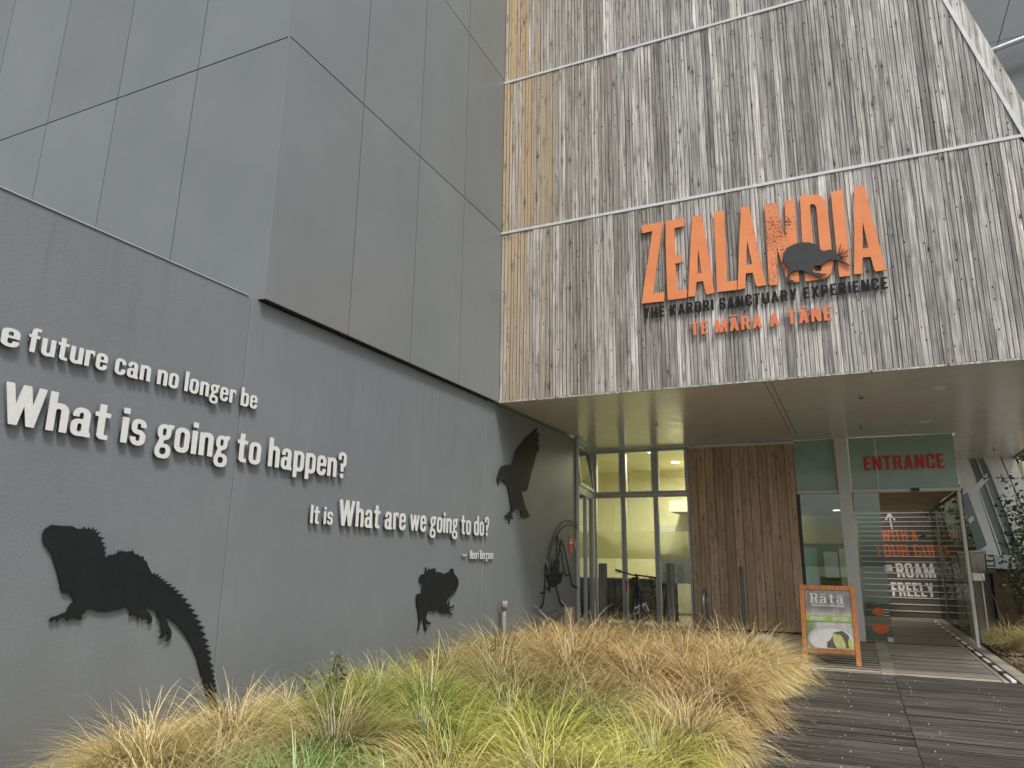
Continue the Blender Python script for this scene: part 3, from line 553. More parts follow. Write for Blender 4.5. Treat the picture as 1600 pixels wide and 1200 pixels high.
# ------------------------------------------------------------------ metal clad building
mbd = empty('metal_clad_building', (-8, 9, 3.97), 'tall building clad in dark grey metal panels with thin black joints above the concrete wall', 'building')
XM, YM = -5.12, 5.16; zs = [3.96, 6.985, 9.985, 12.985]; g = .008
ys = [YM, 6.50, 7.82, 9.14, 10.53]
for a in range(3):
    for i in range(4):
        box('panel', XM-.03, XM, ys[i]+g*(i > 0), ys[i+1]-g, zs[a]+g, zs[a+1]-g, M['panel'], mbd, 0)
xe = lambda k, z: (-5.12-1.365*k)+(.023*(z-7.4)*(k > 0))
for a in range(3):
    for k in range(5):
        za, zb = zs[a]+g, zs[a+1]-g
        if a == 0 and k > 0: za = 3.2
        pr = [(xe(k+1, za)+g, za), (xe(k, za)-g*(k > 0), za), (xe(k, zb)-g*(k > 0), zb), (xe(k+1, zb)+g, zb)]
        if k == 0: pr[1] = (XM-.0305, za); pr[2] = (XM-.0305, zb)
        v = [(x, YM, z) for x, z in pr]+[(x, YM+.03, z) for x, z in pr]
        meshobj('panel', v, [(0, 1, 2, 3), (7, 6, 5, 4), (0, 4, 5, 1), (1, 5, 6, 2), (2, 6, 7, 3), (3, 7, 4, 0)], M['panel'], mbd)
box('corner_trim', XM-.030, XM+.004, YM-.004, YM-.001, zs[0], 13, M['panel'], mbd)
box('backing', -13, XM-.035, YM+.04, 10.40, 3.99, 12.98, M['black'], mbd)
box('underside', -5.198, XM-.004, YM+.05, 10.42, 3.962, 3.986, M['blackpaint'], mbd)
box('wall_core', -5.5, -5.21, 5.2, 10.4, 3.99, 4.02, M['black'], mbd)

# ------------------------------------------------------------------ timber clad volume
YT = 10.5
tb = empty('timber_clad_building', (-.8, 13, 3.96), 'upper storey clad in silvery vertical boards with white flashings and a sloping right edge', 'building')
zline = lambda x: 9.177-(x-1.80)/.283
xline = lambda z: 1.80-.283*(z-9.177)
bands = [(3.985, 6.93), (6.985, 9.90), (9.955, 12.98)]
rt = random.Random(21)
def tboard(x0, x1, z0, za, zb, dy, var):
    w = x1-x0; lip = .004+.003*var
    prof = [(0, lip), (.006, 0)]
    if var: c = w*(.38+.12*var); prof += [(c-.004, 0), (c-.0015, .011), (c+.0015, .011), (c+.004, 0)]
    prof += [(w-.006, 0), (w, lip)]
    v = []; f = []; n = len(prof)
    for top in (0, 1):
        for px_, py_ in prof: v.append((x0+px_, YT+dy+py_, z0 if not top else za+(zb-za)*px_/w))
        v += [(x1, YT+.03, z0 if not top else zb), (x0, YT+.03, z0 if not top else za)]
    m_ = n+2
    for i in range(m_): j = (i+1) % m_; f.append((i, j, j+m_, i+m_))
    f.append(tuple(range(m_))[::-1]); f.append(tuple(range(m_, 2*m_)))
    return v, f
_tm = {}
def shade_gaps(m):
    m.materials.append(M['gapshade']); m.update()
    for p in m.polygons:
        if abs(p.normal.x) > .93: p.material_index = 1  # board edges facing the gaps get the painted shadow colour
pitch = .1175
for z0, z1 in bands:
    i = 0
    while True:
        x0 = -5.115+i*pitch; x1 = x0+pitch-.004; i += 1
        if x1 > xline(z0)-.01: break
        za, zb = min(z1, zline(x0)), min(z1, zline(x1))
        if zb <= z0+.05: break
        var = rt.choice((0, 1, 1, 2)); dy = rt.choice((-.004, 0, 0, .004, .007))
        if za == z1 and zb == z1:
            k = (z0, var)
            if k not in _tm:
                v, f = tboard(0, x1-x0, 0, z1-z0, z1-z0, 0, var); m = bpy.data.meshes.new('board'); m.from_pydata([(a, b-YT, c) for a, b, c in v], [], f); m.materials.append(M['timber']); shade_gaps(m); _tm[k] = m
            place('board', _tm[k], tb, (x0, YT+dy, z0))
        else:
            v, f = tboard(x0, x1, z0, za, zb, dy, var); shade_gaps(meshobj('board', v, f, M['timber'], tb).data)
for z in (6.957, 9.927): box('flashing', -5.119, xline(z)-.002, YT-.012, YT+.02, z-.023, z+.023, M['strip'], tb, .002)
def slantbar(name, off0, off1, z0, z1, y0, y1, mat):
    q = [(xline(z0)+off0, z0), (xline(z0)+off1, z0), (xline(z1)+off1, z1), (xline(z1)+off0, z1)]
    v = [(x, y0, z) for x, z in q]+[(x, y1, z) for x, z in q]
    return meshobj(name, v, [(0, 1, 2, 3), (7, 6, 5, 4), (0, 4, 5, 1), (1, 5, 6, 2), (2, 6, 7, 3), (3, 7, 4, 0)], mat, tb)
slantbar('flashing', .0, .05, 3.985, 12.98, YT-.013, YT+.02, M['strip'])
slantbar('edge_board', .054, .215, 3.985, 12.98, YT-.002, YT+.03, M['timber'])
slantbar('side_cladding', .10, .205, 4.03, 12.98, YT+.034, 20.8, M['timber'])
v = []
for y in (YT+.035, 16.3):
    v += [(-5.11, y, 4.06), (xline(4.06)+.05, y, 4.06), (xline(12.9)+.05, y, 12.9), (-5.11, y, 12.9)]
meshobj('core', v, [(0, 1, 2, 3), (7, 6, 5, 4), (0, 4, 5, 1), (1, 5, 6, 2), (2, 6, 7, 3), (3, 7, 4, 0)], M['black'], tb)
box('drip_edge', -5.119, 3.6, YT-.006, YT+.03, 3.955, 3.98, M['timber'], tb)
# soffit panels
zc = 4.0
for x0, x1 in ((-5.75, -1.005), (-.995, -.915), (-.905, 3.60)):
    box('soffit_panel', x0, x1, YT+.034, 16.52, zc, zc+.03, M['soffit'], tb, .002)
box('soffit_panel', 1.98, 3.60, 16.526, 20.9, zc, zc+.03, M['soffit'], tb, .002)
box('soffit_trim', 3.604, 3.66, YT+.034, 20.9, zc-.03, zc+.05, M['blackpaint'], tb)

# ------------------------------------------------------------------ dark building up behind on the right
rbld = empty('far_metal_building', (6, 18, 3), 'dark metal clad building rising behind the sloping timber edge, crossed by a pipe', 'building')
for i in range(-2, 4):
    for j in range(4):
        z0 = 2.6+3.15*j; z1 = z0+3.14; sx = lambda z: 3.36+1.9*i+(z-11.4)*.34
        v = [(sx(z0), 16.0, z0), (sx(z0)+1.885, 16.0, z0), (sx(z1)+1.885, 16.0, z1), (sx(z1), 16.0, z1)]
        if i < 0 and j == 0: continue
        v += [(x, 16.06, z) for x, _, z in v]
        if z0 < 4 : continue
        meshobj('panel', v, [(0, 1, 2, 3), (7, 6, 5, 4), (0, 4, 5, 1), (1, 5, 6, 2), (2, 6, 7, 3), (3, 7, 4, 0)], M['farpanel'], rbld)
v = [(-1, 16.08, 5.7), (12, 16.08, 5.7), (12, 16.08, 15), (2, 16.08, 15)]; v += [(x, 16.4, z) for x, _, z in v]
meshobj('backing', v, [(0, 1, 2, 3), (7, 6, 5, 4), (0, 4, 5, 1), (1, 5, 6, 2), (2, 6, 7, 3), (3, 7, 4, 0)], M['black'], rbld)
mb = MB(); mb.tube([(2.6, 15.75, 11.52), (3.5, 15.75, 11.72), (8, 15.75, 12.6)], .055, 10); mb.build('pipe', M['alu'], rbld, True)
# ------------------------------------------------------------------ ground floor frontage, Y = 16.5
YW = 16.5
def frame(parent, x0, x1, z0, z1, w, y0=YW-.06, y1=YW+.06, mat=None, name='frame', member=False):
    mb = MB(); e = .0015
    mb.box(x0, x0+w, y0, y1, z0, z1); mb.box(x1-w, x1, y0, y1, z0, z1)
    mb.box(x0+w+e*0, x1-w, y0+e, y1-e, z0, z0+w); mb.box(x0+w, x1-w, y0+e, y1-e, z1-w, z1)
    return mb.build(name, mat or M['alu'], parent)
ow = empty('office_window', (-4.2, YW, .0), 'tall grey framed office windows of three bays lit yellow from inside, beside the brown timber wall', 'window')
bays = [(-5.13, -4.78), (-4.78, -4.03), (-4.03, -3.27)]
bays = [(-5.50, -4.79), (-4.79, -4.03), (-4.03, -3.27)]
for x0, x1 in bays:
    f_ = frame(ow, x0+.004, x1-.004, 2.93, 3.985, .075, YW-.075, YW+.05)
    box('pane', x0+.08, x1-.08, YW-.006, YW+.004, 3.0, 3.915, M['glass'], f_)
    f_ = frame(ow, x0+.004, x1-.004, .06, 2.922, .05, YW-.05, YW+.05)
    box('pane', x0+.055, x1-.055, YW-.006, YW+.004, .11, 2.872, M['glass'], f_)
    box('privacy_film', x0+.056, x1-.056, YW-.010, YW-.0065, 1.50, 2.10, M['frost'], f_)
# narrow return window in the side wall with its top sash open
sw = empty('side_window', (-5.145, 14.425, .0), 'narrow side window at the end of the concrete wall with its top sash pushed open', 'window')
def framey(parent, x, y0, y1, z0, z1, w, name='frame', th=.10):
    mb = MB(); mb.box(x-th, x, y0, y0+w, z0, z1); mb.box(x-th, x, y1-w, y1, z0, z1); mb.box(x-th+.002, x-.002, y0+w, y1-w, z0, z0+w); mb.box(x-th+.002, x-.002, y0+w, y1-w, z1-w, z1)
    return mb.build(name, M['alu'], parent)
f_ = framey(sw, -5.145, 14.425, 16.42, .06, 2.90, .075); box('pane', -5.19, -5.182, 14.50, 16.345, .135, 2.82, M['tintglass'], f_)
box('mullion', -5.247, -5.143, 15.38, 15.46, .14, 2.82, M['alu'], f_)
f_ = framey(sw, -5.145, 14.425, 16.42, 2.905, 3.985, .055)
sash = framey(sw, -5.10, 14.50, 16.30, 2.99, 3.93, .06, 'sash', .04); box('pane', -5.124, -5.118, 14.56, 16.24, 3.05, 3.87, M['tintglass'], sash)
sash.rotation_euler = (0, math.radians(-5), 0); sw.rotation_euler = (0, 0, math.radians(9.8))
# office interior
of = empty('office_room', (-4.3, 19, 0), 'cream office seen through the windows with two round ceiling lights', 'room'); of['kind'] = 'structure'
box('back_wall', -7.6, -2.6, 21.0, 21.1, 0, 4.0, M['cream'], of); box('side_wall', -7.7, -7.6, 16.6, 21.1, 0, 4, M['cream'], of); box('side_wall', -3.12, -3.05, 16.62, 20.99, 0, 3.98, M['cream'], of)
box('office_ceiling', -7.59, -3.13, 16.56, 20.99, 3.99, 4.05, M['cream'], of); box('office_floor', -7.59, -3.13, 16.56, 20.99, -.02, .05, M['carpet'], of)
box('bulkhead', -4.4, -3.13, 19.4, 20.98, 2.72, 3.0, M['tan'], of)
box('door_leaf', -5.05, -4.15, 20.93, 20.99, .06, 2.45, M['white'], of, .004); box('door_window', -4.42, -4.28, 20.91, 20.929, 1.5, 2.25, M['graycloth'], of)
box('door_leaf', -3.98, -3.2, 20.93, 20.99, .06, 2.45, M['white'], of, .004); box('door_window', -3.75, -3.5, 20.91, 20.929, 1.75, 2.3, M['graycloth'], of)
dsk = empty('office_desk', (-4.9, 18.3, .05), 'black fabric fronted desk low behind the office window', 'desk')
box('desktop', -6.2, -4.05, 18.0, 18.7, .98, 1.03, M['blackpaint'], dsk, .004); box('front_panel', -6.1, -4.15, 18.05, 18.09, .06, .978, M['rubber'], dsk)
for xx in (-6.15, -4.12): box('leg', xx-.03, xx+.03, 18.6, 18.66, .05, .979, M['blackpaint'], dsk)
ea = empty('display_board', (-3.75, 18, .05), 'slate grey display board on splayed legs behind the right office pane', 'board')
box('panel', -4.35, -3.42, 17.78, 17.82, .95, 1.62, M['graycloth'], ea, .004)
mb = MB(); mb.tube([(-4.28, 17.76, 1.66), (-4.38, 17.6, .05)], .018); mb.build('leg', M['blackpaint'], ea); mb = MB(); mb.tube([(-3.5, 17.76, 1.66), (-3.3, 17.6, .05)], .018); mb.build('leg', M['blackpaint'], ea)
M['lamp'] = emit('lamp_glow', (1.0, .93, .70), 9.0)
def downlight(x, y, z, power, label, color=(1, .92, .66), r=.10, grp=None, size=.16):
    d = empty('ceiling_light', (x, y, z), label, 'ceiling light', grp)
    mb = MB(); n = 20
    mb.v = [(x+r*math.cos(i*2*math.pi/n), y+r*math.sin(i*2*math.pi/n), z-.012) for i in range(n)]; mb.f = [tuple(range(n))[::-1]]; mb.build('lens', M['lamp'], d)
    mb = MB(); mb.ring((x, y, z-.008), r+.012, .009, (0, 0, 1), 20, 6); mb.build('rim', M['white'], d)
    if power:
        a = bpy.data.lights.new('lamp_light', 'AREA'); a.shape = 'DISK'; a.size = size; a.energy = power; a.color = color; a.spread = math.radians(170)
        o = bpy.data.objects.new('lamp_light', a); link(o, d, (x, y, z-.03))
downlight(-4.28, 17.05, 3.985, 62, 'small bright round light in the office ceiling, close behind the middle top pane', grp=None, r=.05)
downlight(-4.12, 19.1, 3.985, 88, 'larger oval looking light in the office ceiling behind the right top pane', r=.11)

# brown timber wall
bw = empty('brown_timber_wall', (-2.15, YW, 0), 'brown stained vertical board wall between the office windows and the entrance', 'wall')
n = 12; wv = (3.262-1.04)/n; rw = random.Random(8)
for i in range(n):
    x0 = -3.262+i*wv; w_ = wv-.006; dy = rw.uniform(-.004, .004)
    prof = [(0, .006), (.005, 0), (w_*.46-.004, 0), (w_*.46, .006), (w_*.46+.004, 0), (w_-.005, 0), (w_, .006)]
    v = []
    for z in (.10, 3.93): v += [(x0+a, YW-.05+dy+b, z) for a, b in prof]+[(x0+w_, YW, z), (x0, YW, z)]
    k = len(prof)+2; bo = meshobj('board', v, [(a, (a+1) % k, (a+1) % k+k, a+k) for a in range(k)]+[tuple(range(k))[::-1], tuple(range(k, 2*k))], M['brownwood'], bw); shade_gaps(bo.data)
box('backing', -3.262, -1.04, YW+.002, YW+.12, .06, 3.99, M['black'], bw)
box('head_trim', -3.264, -1.03, YW-.075, YW-.001, 3.932, 3.985, M['white'], bw, .003)
# entrance screen
en = empty('glazed_entrance', (.45, YW, 0), 'glass entrance with green upper panels, red word ENTRANCE and a leaning pale column', 'entrance')
for nm, x0, x1 in (('green_panel', -1.025, -.262), ('green_panel', .03, .52), ('green_panel', .524, 1.905)):
    box(nm, x0, x1, YW-.05, YW, 2.935, 3.985, M['greenglass'], en, .002)
box('head_bar', -1.03, -.25, YW-.085, YW+.04, 2.862, 2.928, M['white'], en, .003)
box('head_bar', .02, 1.93, YW-.085, YW+.04, 2.862, 2.928, M['white'], en, .003)
v = [(-.262, YW-.14, .0), (.02, YW-.14, .0), (.005, YW-.14, 3.995), (-.24, YW-.14, 3.995)]; v = [(-.20, YW-.14, 0), (.025, YW-.14, 0), (.005, YW-.14, 3.995), (-.235, YW-.14, 3.995)]
v += [(x, YW+.04, z) for x, _, z in v]
meshobj('column', v, [(0, 1, 2, 3), (7, 6, 5, 4), (0, 4, 5, 1), (1, 5, 6, 2), (2, 6, 7, 3), (3, 7, 4, 0)], M['white'], en)
mb = MB(); mb.box(-1.03, -.985, YW-.05, YW+.05, 0, 2.86); mb.build('side_frame', M['blackpaint'], en)
box('pane', -.98, -.205, YW-.006, YW+.004, .03, 2.86, M['tintglass'], en)
sdr = box('sliding_door', .03, .50, YW-.005, YW+.005, .03, 2.855, M['tintglass'], en)
box('floor_guide', .40, .50, YW-.03, YW+.03, .005, .09, M['white'], en, .004)
v = [(1.862, YW-.06, 0), (1.915, YW-.06, 0), (1.915, YW-.06, 2.86), (1.862, YW-.06, 2.86)]
box('door_post', 1.862, 1.915, YW-.07, YW+.05, .0, 2.86, M['white'], en, .003)
sen = MB(); sen.box(1.08, 1.22, YW-.14, YW-.088, 2.86, 2.93); sen.build('motion_sensor', M['blackpaint'], en)
lettering('ENTRANCE', en, 'Y', YW-.056, .28, 1.71, 3.31, .285, M['red'], .006, name='letter')
lt = [(.30, .54), (.27, .24)]
for cx_, cz_, s_ in ((.26, .56, .10), (.27, .25, .13)):
    loop = [(cx_+s_*1.1*math.cos(a)+.03, cz_+s_*.75*math.sin(a)) for a in np.linspace(0, 2*math.pi, 20, endpoint=False)]
    plate('bird_sticker', [loop], .002, 'Y', YW-.008, M['vinylorange'], en)
for zz in (.60, .55, .49): box('sticker_line', .36, .47, YW-.009, YW-.0065, zz, zz+.012, M['vinylwhite'], en)
# right-hand side glass of the porch
gs = empty('side_glass_screen', (1.95, 20, 0), 'clear glass side screen running back from the entrance post', 'glass screen')
box('pane', 1.945, 1.957, YW+.06, 20.0, .03, 2.86, M['sideglass'], gs); box('pane', 1.945, 1.957, 20.01, 23.6, .03, 2.86, M['sideglass'], gs)
box('head_rail', 1.93, 1.975, YW+.06, 23.7, 2.862, 2.92, M['blackpaint'], gs); box('mid_post', 1.935, 1.97, 21.9, 21.96, .03, 2.86, M['alu'], gs)
mb = MB(); mb.tube([(1.90, 19.0, 1.6), (1.9, 20.5, 1.45), (1.9, 22.0, 2.35)], .016); mb.build('handrail', M['steel'], gs, True)
# lobby interior
lo = empty('lobby_room', (0, 22, 0), 'dim lobby interior behind the entrance', 'room'); lo['kind'] = 'structure'
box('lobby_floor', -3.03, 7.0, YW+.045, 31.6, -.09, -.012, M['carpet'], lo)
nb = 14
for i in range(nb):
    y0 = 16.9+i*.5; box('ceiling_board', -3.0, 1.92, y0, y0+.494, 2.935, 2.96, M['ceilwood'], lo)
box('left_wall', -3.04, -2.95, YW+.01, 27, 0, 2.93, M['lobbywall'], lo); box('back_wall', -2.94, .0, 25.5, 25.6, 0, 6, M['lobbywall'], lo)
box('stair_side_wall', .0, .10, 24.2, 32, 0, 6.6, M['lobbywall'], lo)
box('stair_end_wall', .0, 4.6, 31.6, 31.7, 0, 7, M['tan'], lo); box('stair_right_wall', 3.86, 3.96, 21.35, 32, 0, 3.95, M['cream'], lo)
box('band', -2.9, -.02, 25.46, 25.495, 2.05, 2.92, plain('yellow_band', (.55, .42, .10), .7), lo)
rp = random.Random(2)
for i, (xx, zz, w_, h_) in enumerate([(-2.3, 1.1, .5, .9), (-1.6, .6, .45, 1.3), (-.95, 1.0, .4, .8), (-.5, .5, .35, 1.4)]):
    p_ = empty('notice_board', (xx, 25.45, zz), ['pale poster furthest left in the lobby', 'tall dark green panel on the lobby wall', 'white notice on the lobby wall', 'tall pale banner beside the column in the lobby'][i], 'poster')
    box('sheet', xx, xx+w_, 25.44, 25.455, zz, zz+h_, [M['white'], M['greenglass'], M['white'], M['cream']][i], p_)
downlight(-.42, 23.0, 2.93, 26, 'bright strip light on the lobby ceiling behind the left entrance pane', (1, .92, .75), .10)
# staircase
stc = empty('staircase', (1.9, 24, 0), 'dark interior staircase with pale nosings and large words across the risers', 'staircase')
NST = 21
for i in range(1, NST+1):
    y0 = 24.0+.3*(i-1)+.3; xr = 3.80 if i < 13 else 2.85
    s_ = box('step', .11, xr, 24.0+.3*i, 24.0+.3*i+.3, .17*(i-1), .17*i, M['stair'], stc)
    box('nosing', .12, xr-.02, 24.0+.3*i-.012, 24.0+.3*i+.04, .17*i-.022, .17*i+.004, M['nosing'], s_)
for i in range(4): box('baluster', 2.93+.12*i, 2.98+.12*i, 28.2+.35*i, 28.25+.35*i, 2.0+.1*i, 3.9, M['white'], stc)
def on_risers(text, u0, u1, base, cap, mat):
    """vinyl letters cut into strips, one strip on each riser."""
    adv = []; x = 0
    for ch in text:
        if ch == ' ': x += .24; continue
        w = glyph(ch)[1]; adv.append((ch, x)); x += w+.075
    k = (u1-u0)/(x-.075)
    for ch, ox in adv:
        m0 = plate_mesh(glyph(ch)[0], 1.0, mat); acc = bmesh.new()
        n0 = int((base-.05)//.17)+1; n1 = int((base+cap*1.02)//.17)+1
        for n_ in range(n0, n1+1):
            bm = bmesh.new(); bm.from_mesh(m0)
            for v_ in bm.verts: v_.co = Vector((u0+(ox+v_.co.x)*k, 24.0+.3*n_-.004-v_.co.z*.003, base+v_.co.y*cap))
            for zz, nn in ((.17*(n_-1)+.004, -1), (.17*n_-.024, 1)):
                bmesh.ops.bisect_plane(bm, geom=bm.verts[:]+bm.edges[:]+bm.faces[:], plane_co=(0, 0, zz), plane_no=(0, 0, nn), clear_outer=True)
            if bm.verts:
                tmp = bpy.data.meshes.new('t'); bm.to_mesh(tmp); acc.from_mesh(tmp); bpy.data.meshes.remove(tmp)
            bm.free()
        bmesh.ops.recalc_face_normals(acc, faces=acc.faces[:]); m = bpy.data.meshes.new('riser_letter'); acc.to_mesh(m); acc.free(); m.materials.append(mat)
        if len(m.vertices): place('riser_letter', m, stc, (0, 0, 0))['kind'] = 'stuff'
on_risers('ROAM', 1.08, 2.12, 1.06, .42, M['vinylwhite']); on_risers('FREELY', .86, 1.98, .53, .38, M['vinylwhite'])
on_risers('OR', .76, .98, 1.22, .20, M['vinylwhite']); on_risers('WITH A', .80, 1.90, 2.20, .40, M['vinylorange']); on_risers('TOUR GUIDE', .55, 2.75, 1.70, .38, M['vinylorange'])
on_risers('^', 1.0, 1.35, 2.62, .60, M['vinylwhite'])
# fire sprinklers and downlights under the soffit
for i, (x, y, lb) in enumerate([(-3.21, 13.36, 'small dark sprinkler head hanging from the soffit in front of the office windows'), (.26, 12.16, 'small dark sprinkler head near the front edge of the soffit'), (.27, 14.95, 'small dark sprinkler head in the soffit above the word on the green panel'), (2.96, 19.03, 'small sprinkler head at the far right corner of the soffit')]):
    s_ = empty('sprinkler_head', (x, y, zc), lb, 'sprinkler'); mb = MB(); mb.tube([(x, y, zc+.0), (x, y, zc-.05)], .012, 8); mb.build('stem', M['steel'], s_)
    mb = MB(); mb.tube([(x, y, zc-.05), (x, y, zc-.056)], .04, 10); mb.build('deflector', M['blackpaint'], s_)
for x, y, lb in ((1.33, 14.99, 'round unlit white downlight in the soffit nearest the door'), (1.31, 12.05, 'round unlit white downlight near the front edge of the soffit')):
    s_ = empty('downlight', (x, y, zc), lb, 'ceiling light'); mb = MB(); mb.ring((x, y, zc-.006), .10, .012, (0, 0, 1), 24, 6); mb.build('rim', M['white'], s_); mb = MB(); mb.tube([(x, y, zc+.001), (x, y, zc-.004)], .095, 20); mb.build('lens', M['led'], s_)

# ------------------------------------------------------------------ leaning white facade beyond the porch
fa = empty('leaning_white_facade', (3.0, 21, 0), 'white side wall with steeply leaning posts and strip windows beyond the entrance', 'wall')
def quadbox(name, q, y0, y1, mat, parent):
    v = [(x, y0, z) for x, z in q]+[(x, y1, z) for x, z in q]
    a = sum(q[i][0]*q[(i+1) % 4][1]-q[(i+1) % 4][0]*q[i][1] for i in range(4))
    f = [(0, 1, 2, 3), (7, 6, 5, 4), (0, 4, 5, 1), (1, 5, 6, 2), (2, 6, 7, 3), (3, 7, 4, 0)]
    if a < 0: f = [g_[::-1] for g_ in f]
    return meshobj(name, v, f, mat, parent)
F = DATA['facade']
M['whitewall'] = plain('white_side_wall', (.78, .80, .77), .6, 0, .4, .10, 2.5)
M['skyglass'] = plain('pale_reflecting_glass', (.16, .23, .22), .10, 0, .6, .1, 2)
for k_, y0, y1, mt, nm in (('m1', 20.80, 21.05, 'whitewall', 'post'), ('w1', 20.93, 20.95, 'skyglass', 'pane'), ('m2', 20.84, 21.05, 'whitewall', 'post'), ('m3', 20.84, 21.05, 'whitewall', 'post'), ('cross', 20.82, 20.92, 'whitewall', 'transom'), ('cross2', 20.74, 20.79, 'whitewall', 'transom'), ('w2', 20.775, 20.795, 'skyglass', 'pane')):
    quadbox(nm, F[k_], y0, y1, M[mt], fa)
for a, b in (((2.84, 4.02), (3.32, 1.6)),):
    quadbox('glazing_bar', [(a[0], a[1]), (a[0]+.035, a[1]), (b[0]+.035, b[1]), (b[0], b[1])], 20.86, 20.925, M['white'], fa)
quadbox('glazing_bar', [(2.655, 4.02), (2.69, 4.02), (3.14, 1.6), (3.105, 1.6)], 20.86, 20.925, M['white'], fa)
quadbox('joint_strip', [(3.343, 4.0), (3.367, 4.0), (3.86, 1.9), (3.835, 1.9)], 20.85, 20.9, M['blackpaint'], fa)
quadbox('base_wall', [(2.1, -.05), (3.9, -.05), (3.9, 1.62), (2.1, 1.62)], 21.06, 21.3, M['tan'], fa)
tw = empty('tan_wall', (2.4, 19, 0), 'low tan rendered wall with a capped top just right of the entrance post', 'wall')
quadbox('panel', [(2.12, -.05), (2.75, -.05), (2.60, 1.77), (2.06, 1.70)], 19.4, 19.6, M['tan'], tw); quadbox('cap', [(2.05, 1.705), (2.61, 1.775), (2.61, 1.81), (2.05, 1.74)], 19.36, 19.64, M['white'], tw)
sg = empty('garden_sign', (2.8, 18.9, 0), 'dark green and pale grey sign standing by the rust brown block right of the entrance', 'sign')
box('sign_panel', 2.49, 2.66, 18.86, 18.9, 1.30, 1.69, plain('dark_green_sign', (.035, .06, .04), .4), sg, .003); box('blank_panel', 2.664, 3.10, 18.86, 18.9, 1.40, 1.69, plain('pale_grey_sign', (.36, .42, .44), .25), sg, .003)
lettering('Our', sg, 'Y', 18.852, 2.515, 2.645, 1.58, .085, M['vinylwhite'], .004); lettering('cur', sg, 'Y', 18.852, 2.515, 2.645, 1.475, .085, M['vinylwhite'], .004); box('underline', 2.515, 2.645, 18.853, 18.859, 1.42, 1.435, M['vinylwhite'], sg)
for xx in (2.52, 3.06): box('post', xx-.02, xx+.02, 18.902, 18.94, -.02, 1.66, M['blackpaint'], sg)
cb = empty('rusty_block', (3.1, 19, 0), 'rust brown steel planter block behind the grasses at the right edge', 'planter')
box('body', 2.60, 5.2, 19.0, 19.35, -.05, 1.36, M['corten'], cb, .01); box('rim', 2.58, 5.22, 18.98, 19.37, 1.362, 1.40, M['corten'], cb, .006)
stp = empty('leaflet_box', (2.55, 18.4, 0), 'white topped leaflet holder just right of the entrance post', 'box')
[box('leg', xx, xx+.025, 18.38, 18.42, -.02, 1.15, M['alu'], stp) for xx in (2.13, 2.31)]; box('top', 2.10, 2.36, 18.25, 18.55, 1.152, 1.30, M['vinylwhite'], stp, .008)

# ------------------------------------------------------------------ wall words and silhouettes
def words(label, specs, mat, thick, plane, depth):
    u = specs[0][1]; e = empty('wall_lettering', (depth, u, specs[0][3]) if plane == 'X' else (u, depth, specs[0][3]), label, 'lettering')
    for tx, u0, u1, base, cap in specs: lettering(tx, e, plane, depth, u0, u1, base, cap, mat, thick, track=.072, thin=.0)
    return e
words('top line of raised white words, ending in "no longer be", on the grey wall', [('the', 2.56, 2.965, 2.862, .175), ('future can no longer be', 3.02, 5.235, 2.862, .175)], M['silver'], .022, 'X', -5.170)
words('large raised white words "What is going to happen?" on the grey wall', [('What is going to happen?', 2.925, 6.675, 2.335, .285)], M['silver'], .026, 'X', -5.170)
words('raised white line "It is What are we going to do?" low on the grey wall', [('It is', 6.13, 6.50, 1.818, .19), ('What are we going to do?', 6.60, 10.31, 1.815, .285)], M['silver'], .026, 'X', -5.170)
words('smallest raised white line, naming the author of the quotation', [('-', 9.50, 9.62, 1.468, .13), ('Henri Bergson', 9.72, 10.50, 1.468, .125)], M['silver'], .016, 'X', -5.176)
def silhouette(name, loops, label, cat, thick=.010):
    us = [p[0] for L in loops for p in L]; vs = [p[1] for L in loops for p in L]
    o = plate(name, loops, thick, 'X', -5.180, M['blackplate']); props(o, label, cat); return o
silhouette('reptile_silhouette', [DATA['tuatara']], 'black silhouette of a spiny backed reptile with a long tail on the grey wall', 'silhouette')
silhouette('frog_silhouette', [DATA['frog']], 'black silhouette of a climbing frog on the grey wall just above the grass', 'silhouette')
silhouette('parrot_silhouette', [DATA['parrot']], 'black silhouette of a hook beaked bird with one wing raised, high on the wall', 'silhouette')
silhouette('insect_silhouette', stroke_loops([(w, L) for w, L in DATA['weta_strokes']], [DATA['weta_body']], .007), 'black silhouette of a long legged insect with arching feelers at the end of the wall', 'silhouette')
ns = empty('red_notice', (-5.19, 14.1, 1.6), 'small red notice with white print on the wall above the insect silhouette', 'sign')
box('sheet', -5.199, -5.19, 13.96, 14.20, 1.60, 1.93, M['red'], ns); 
for zz in (1.86, 1.81, 1.78): box('print_line', -5.1895, -5.188, 13.99, 14.16, zz, zz+.018, M['vinylwhite'], ns)
bk = MB()
for a in np.linspace(0, 2*math.pi, 5, endpoint=False): bk.tube([(-5.185, 14.32, 1.77), (-5.185, 14.32+.07*math.cos(a), 1.77+.10*math.sin(a))], .006, 5)
props(bk.build('white_flower_drawing', M['vinylwhite']), 'small white spidery drawing beside the red notice', 'sticker')

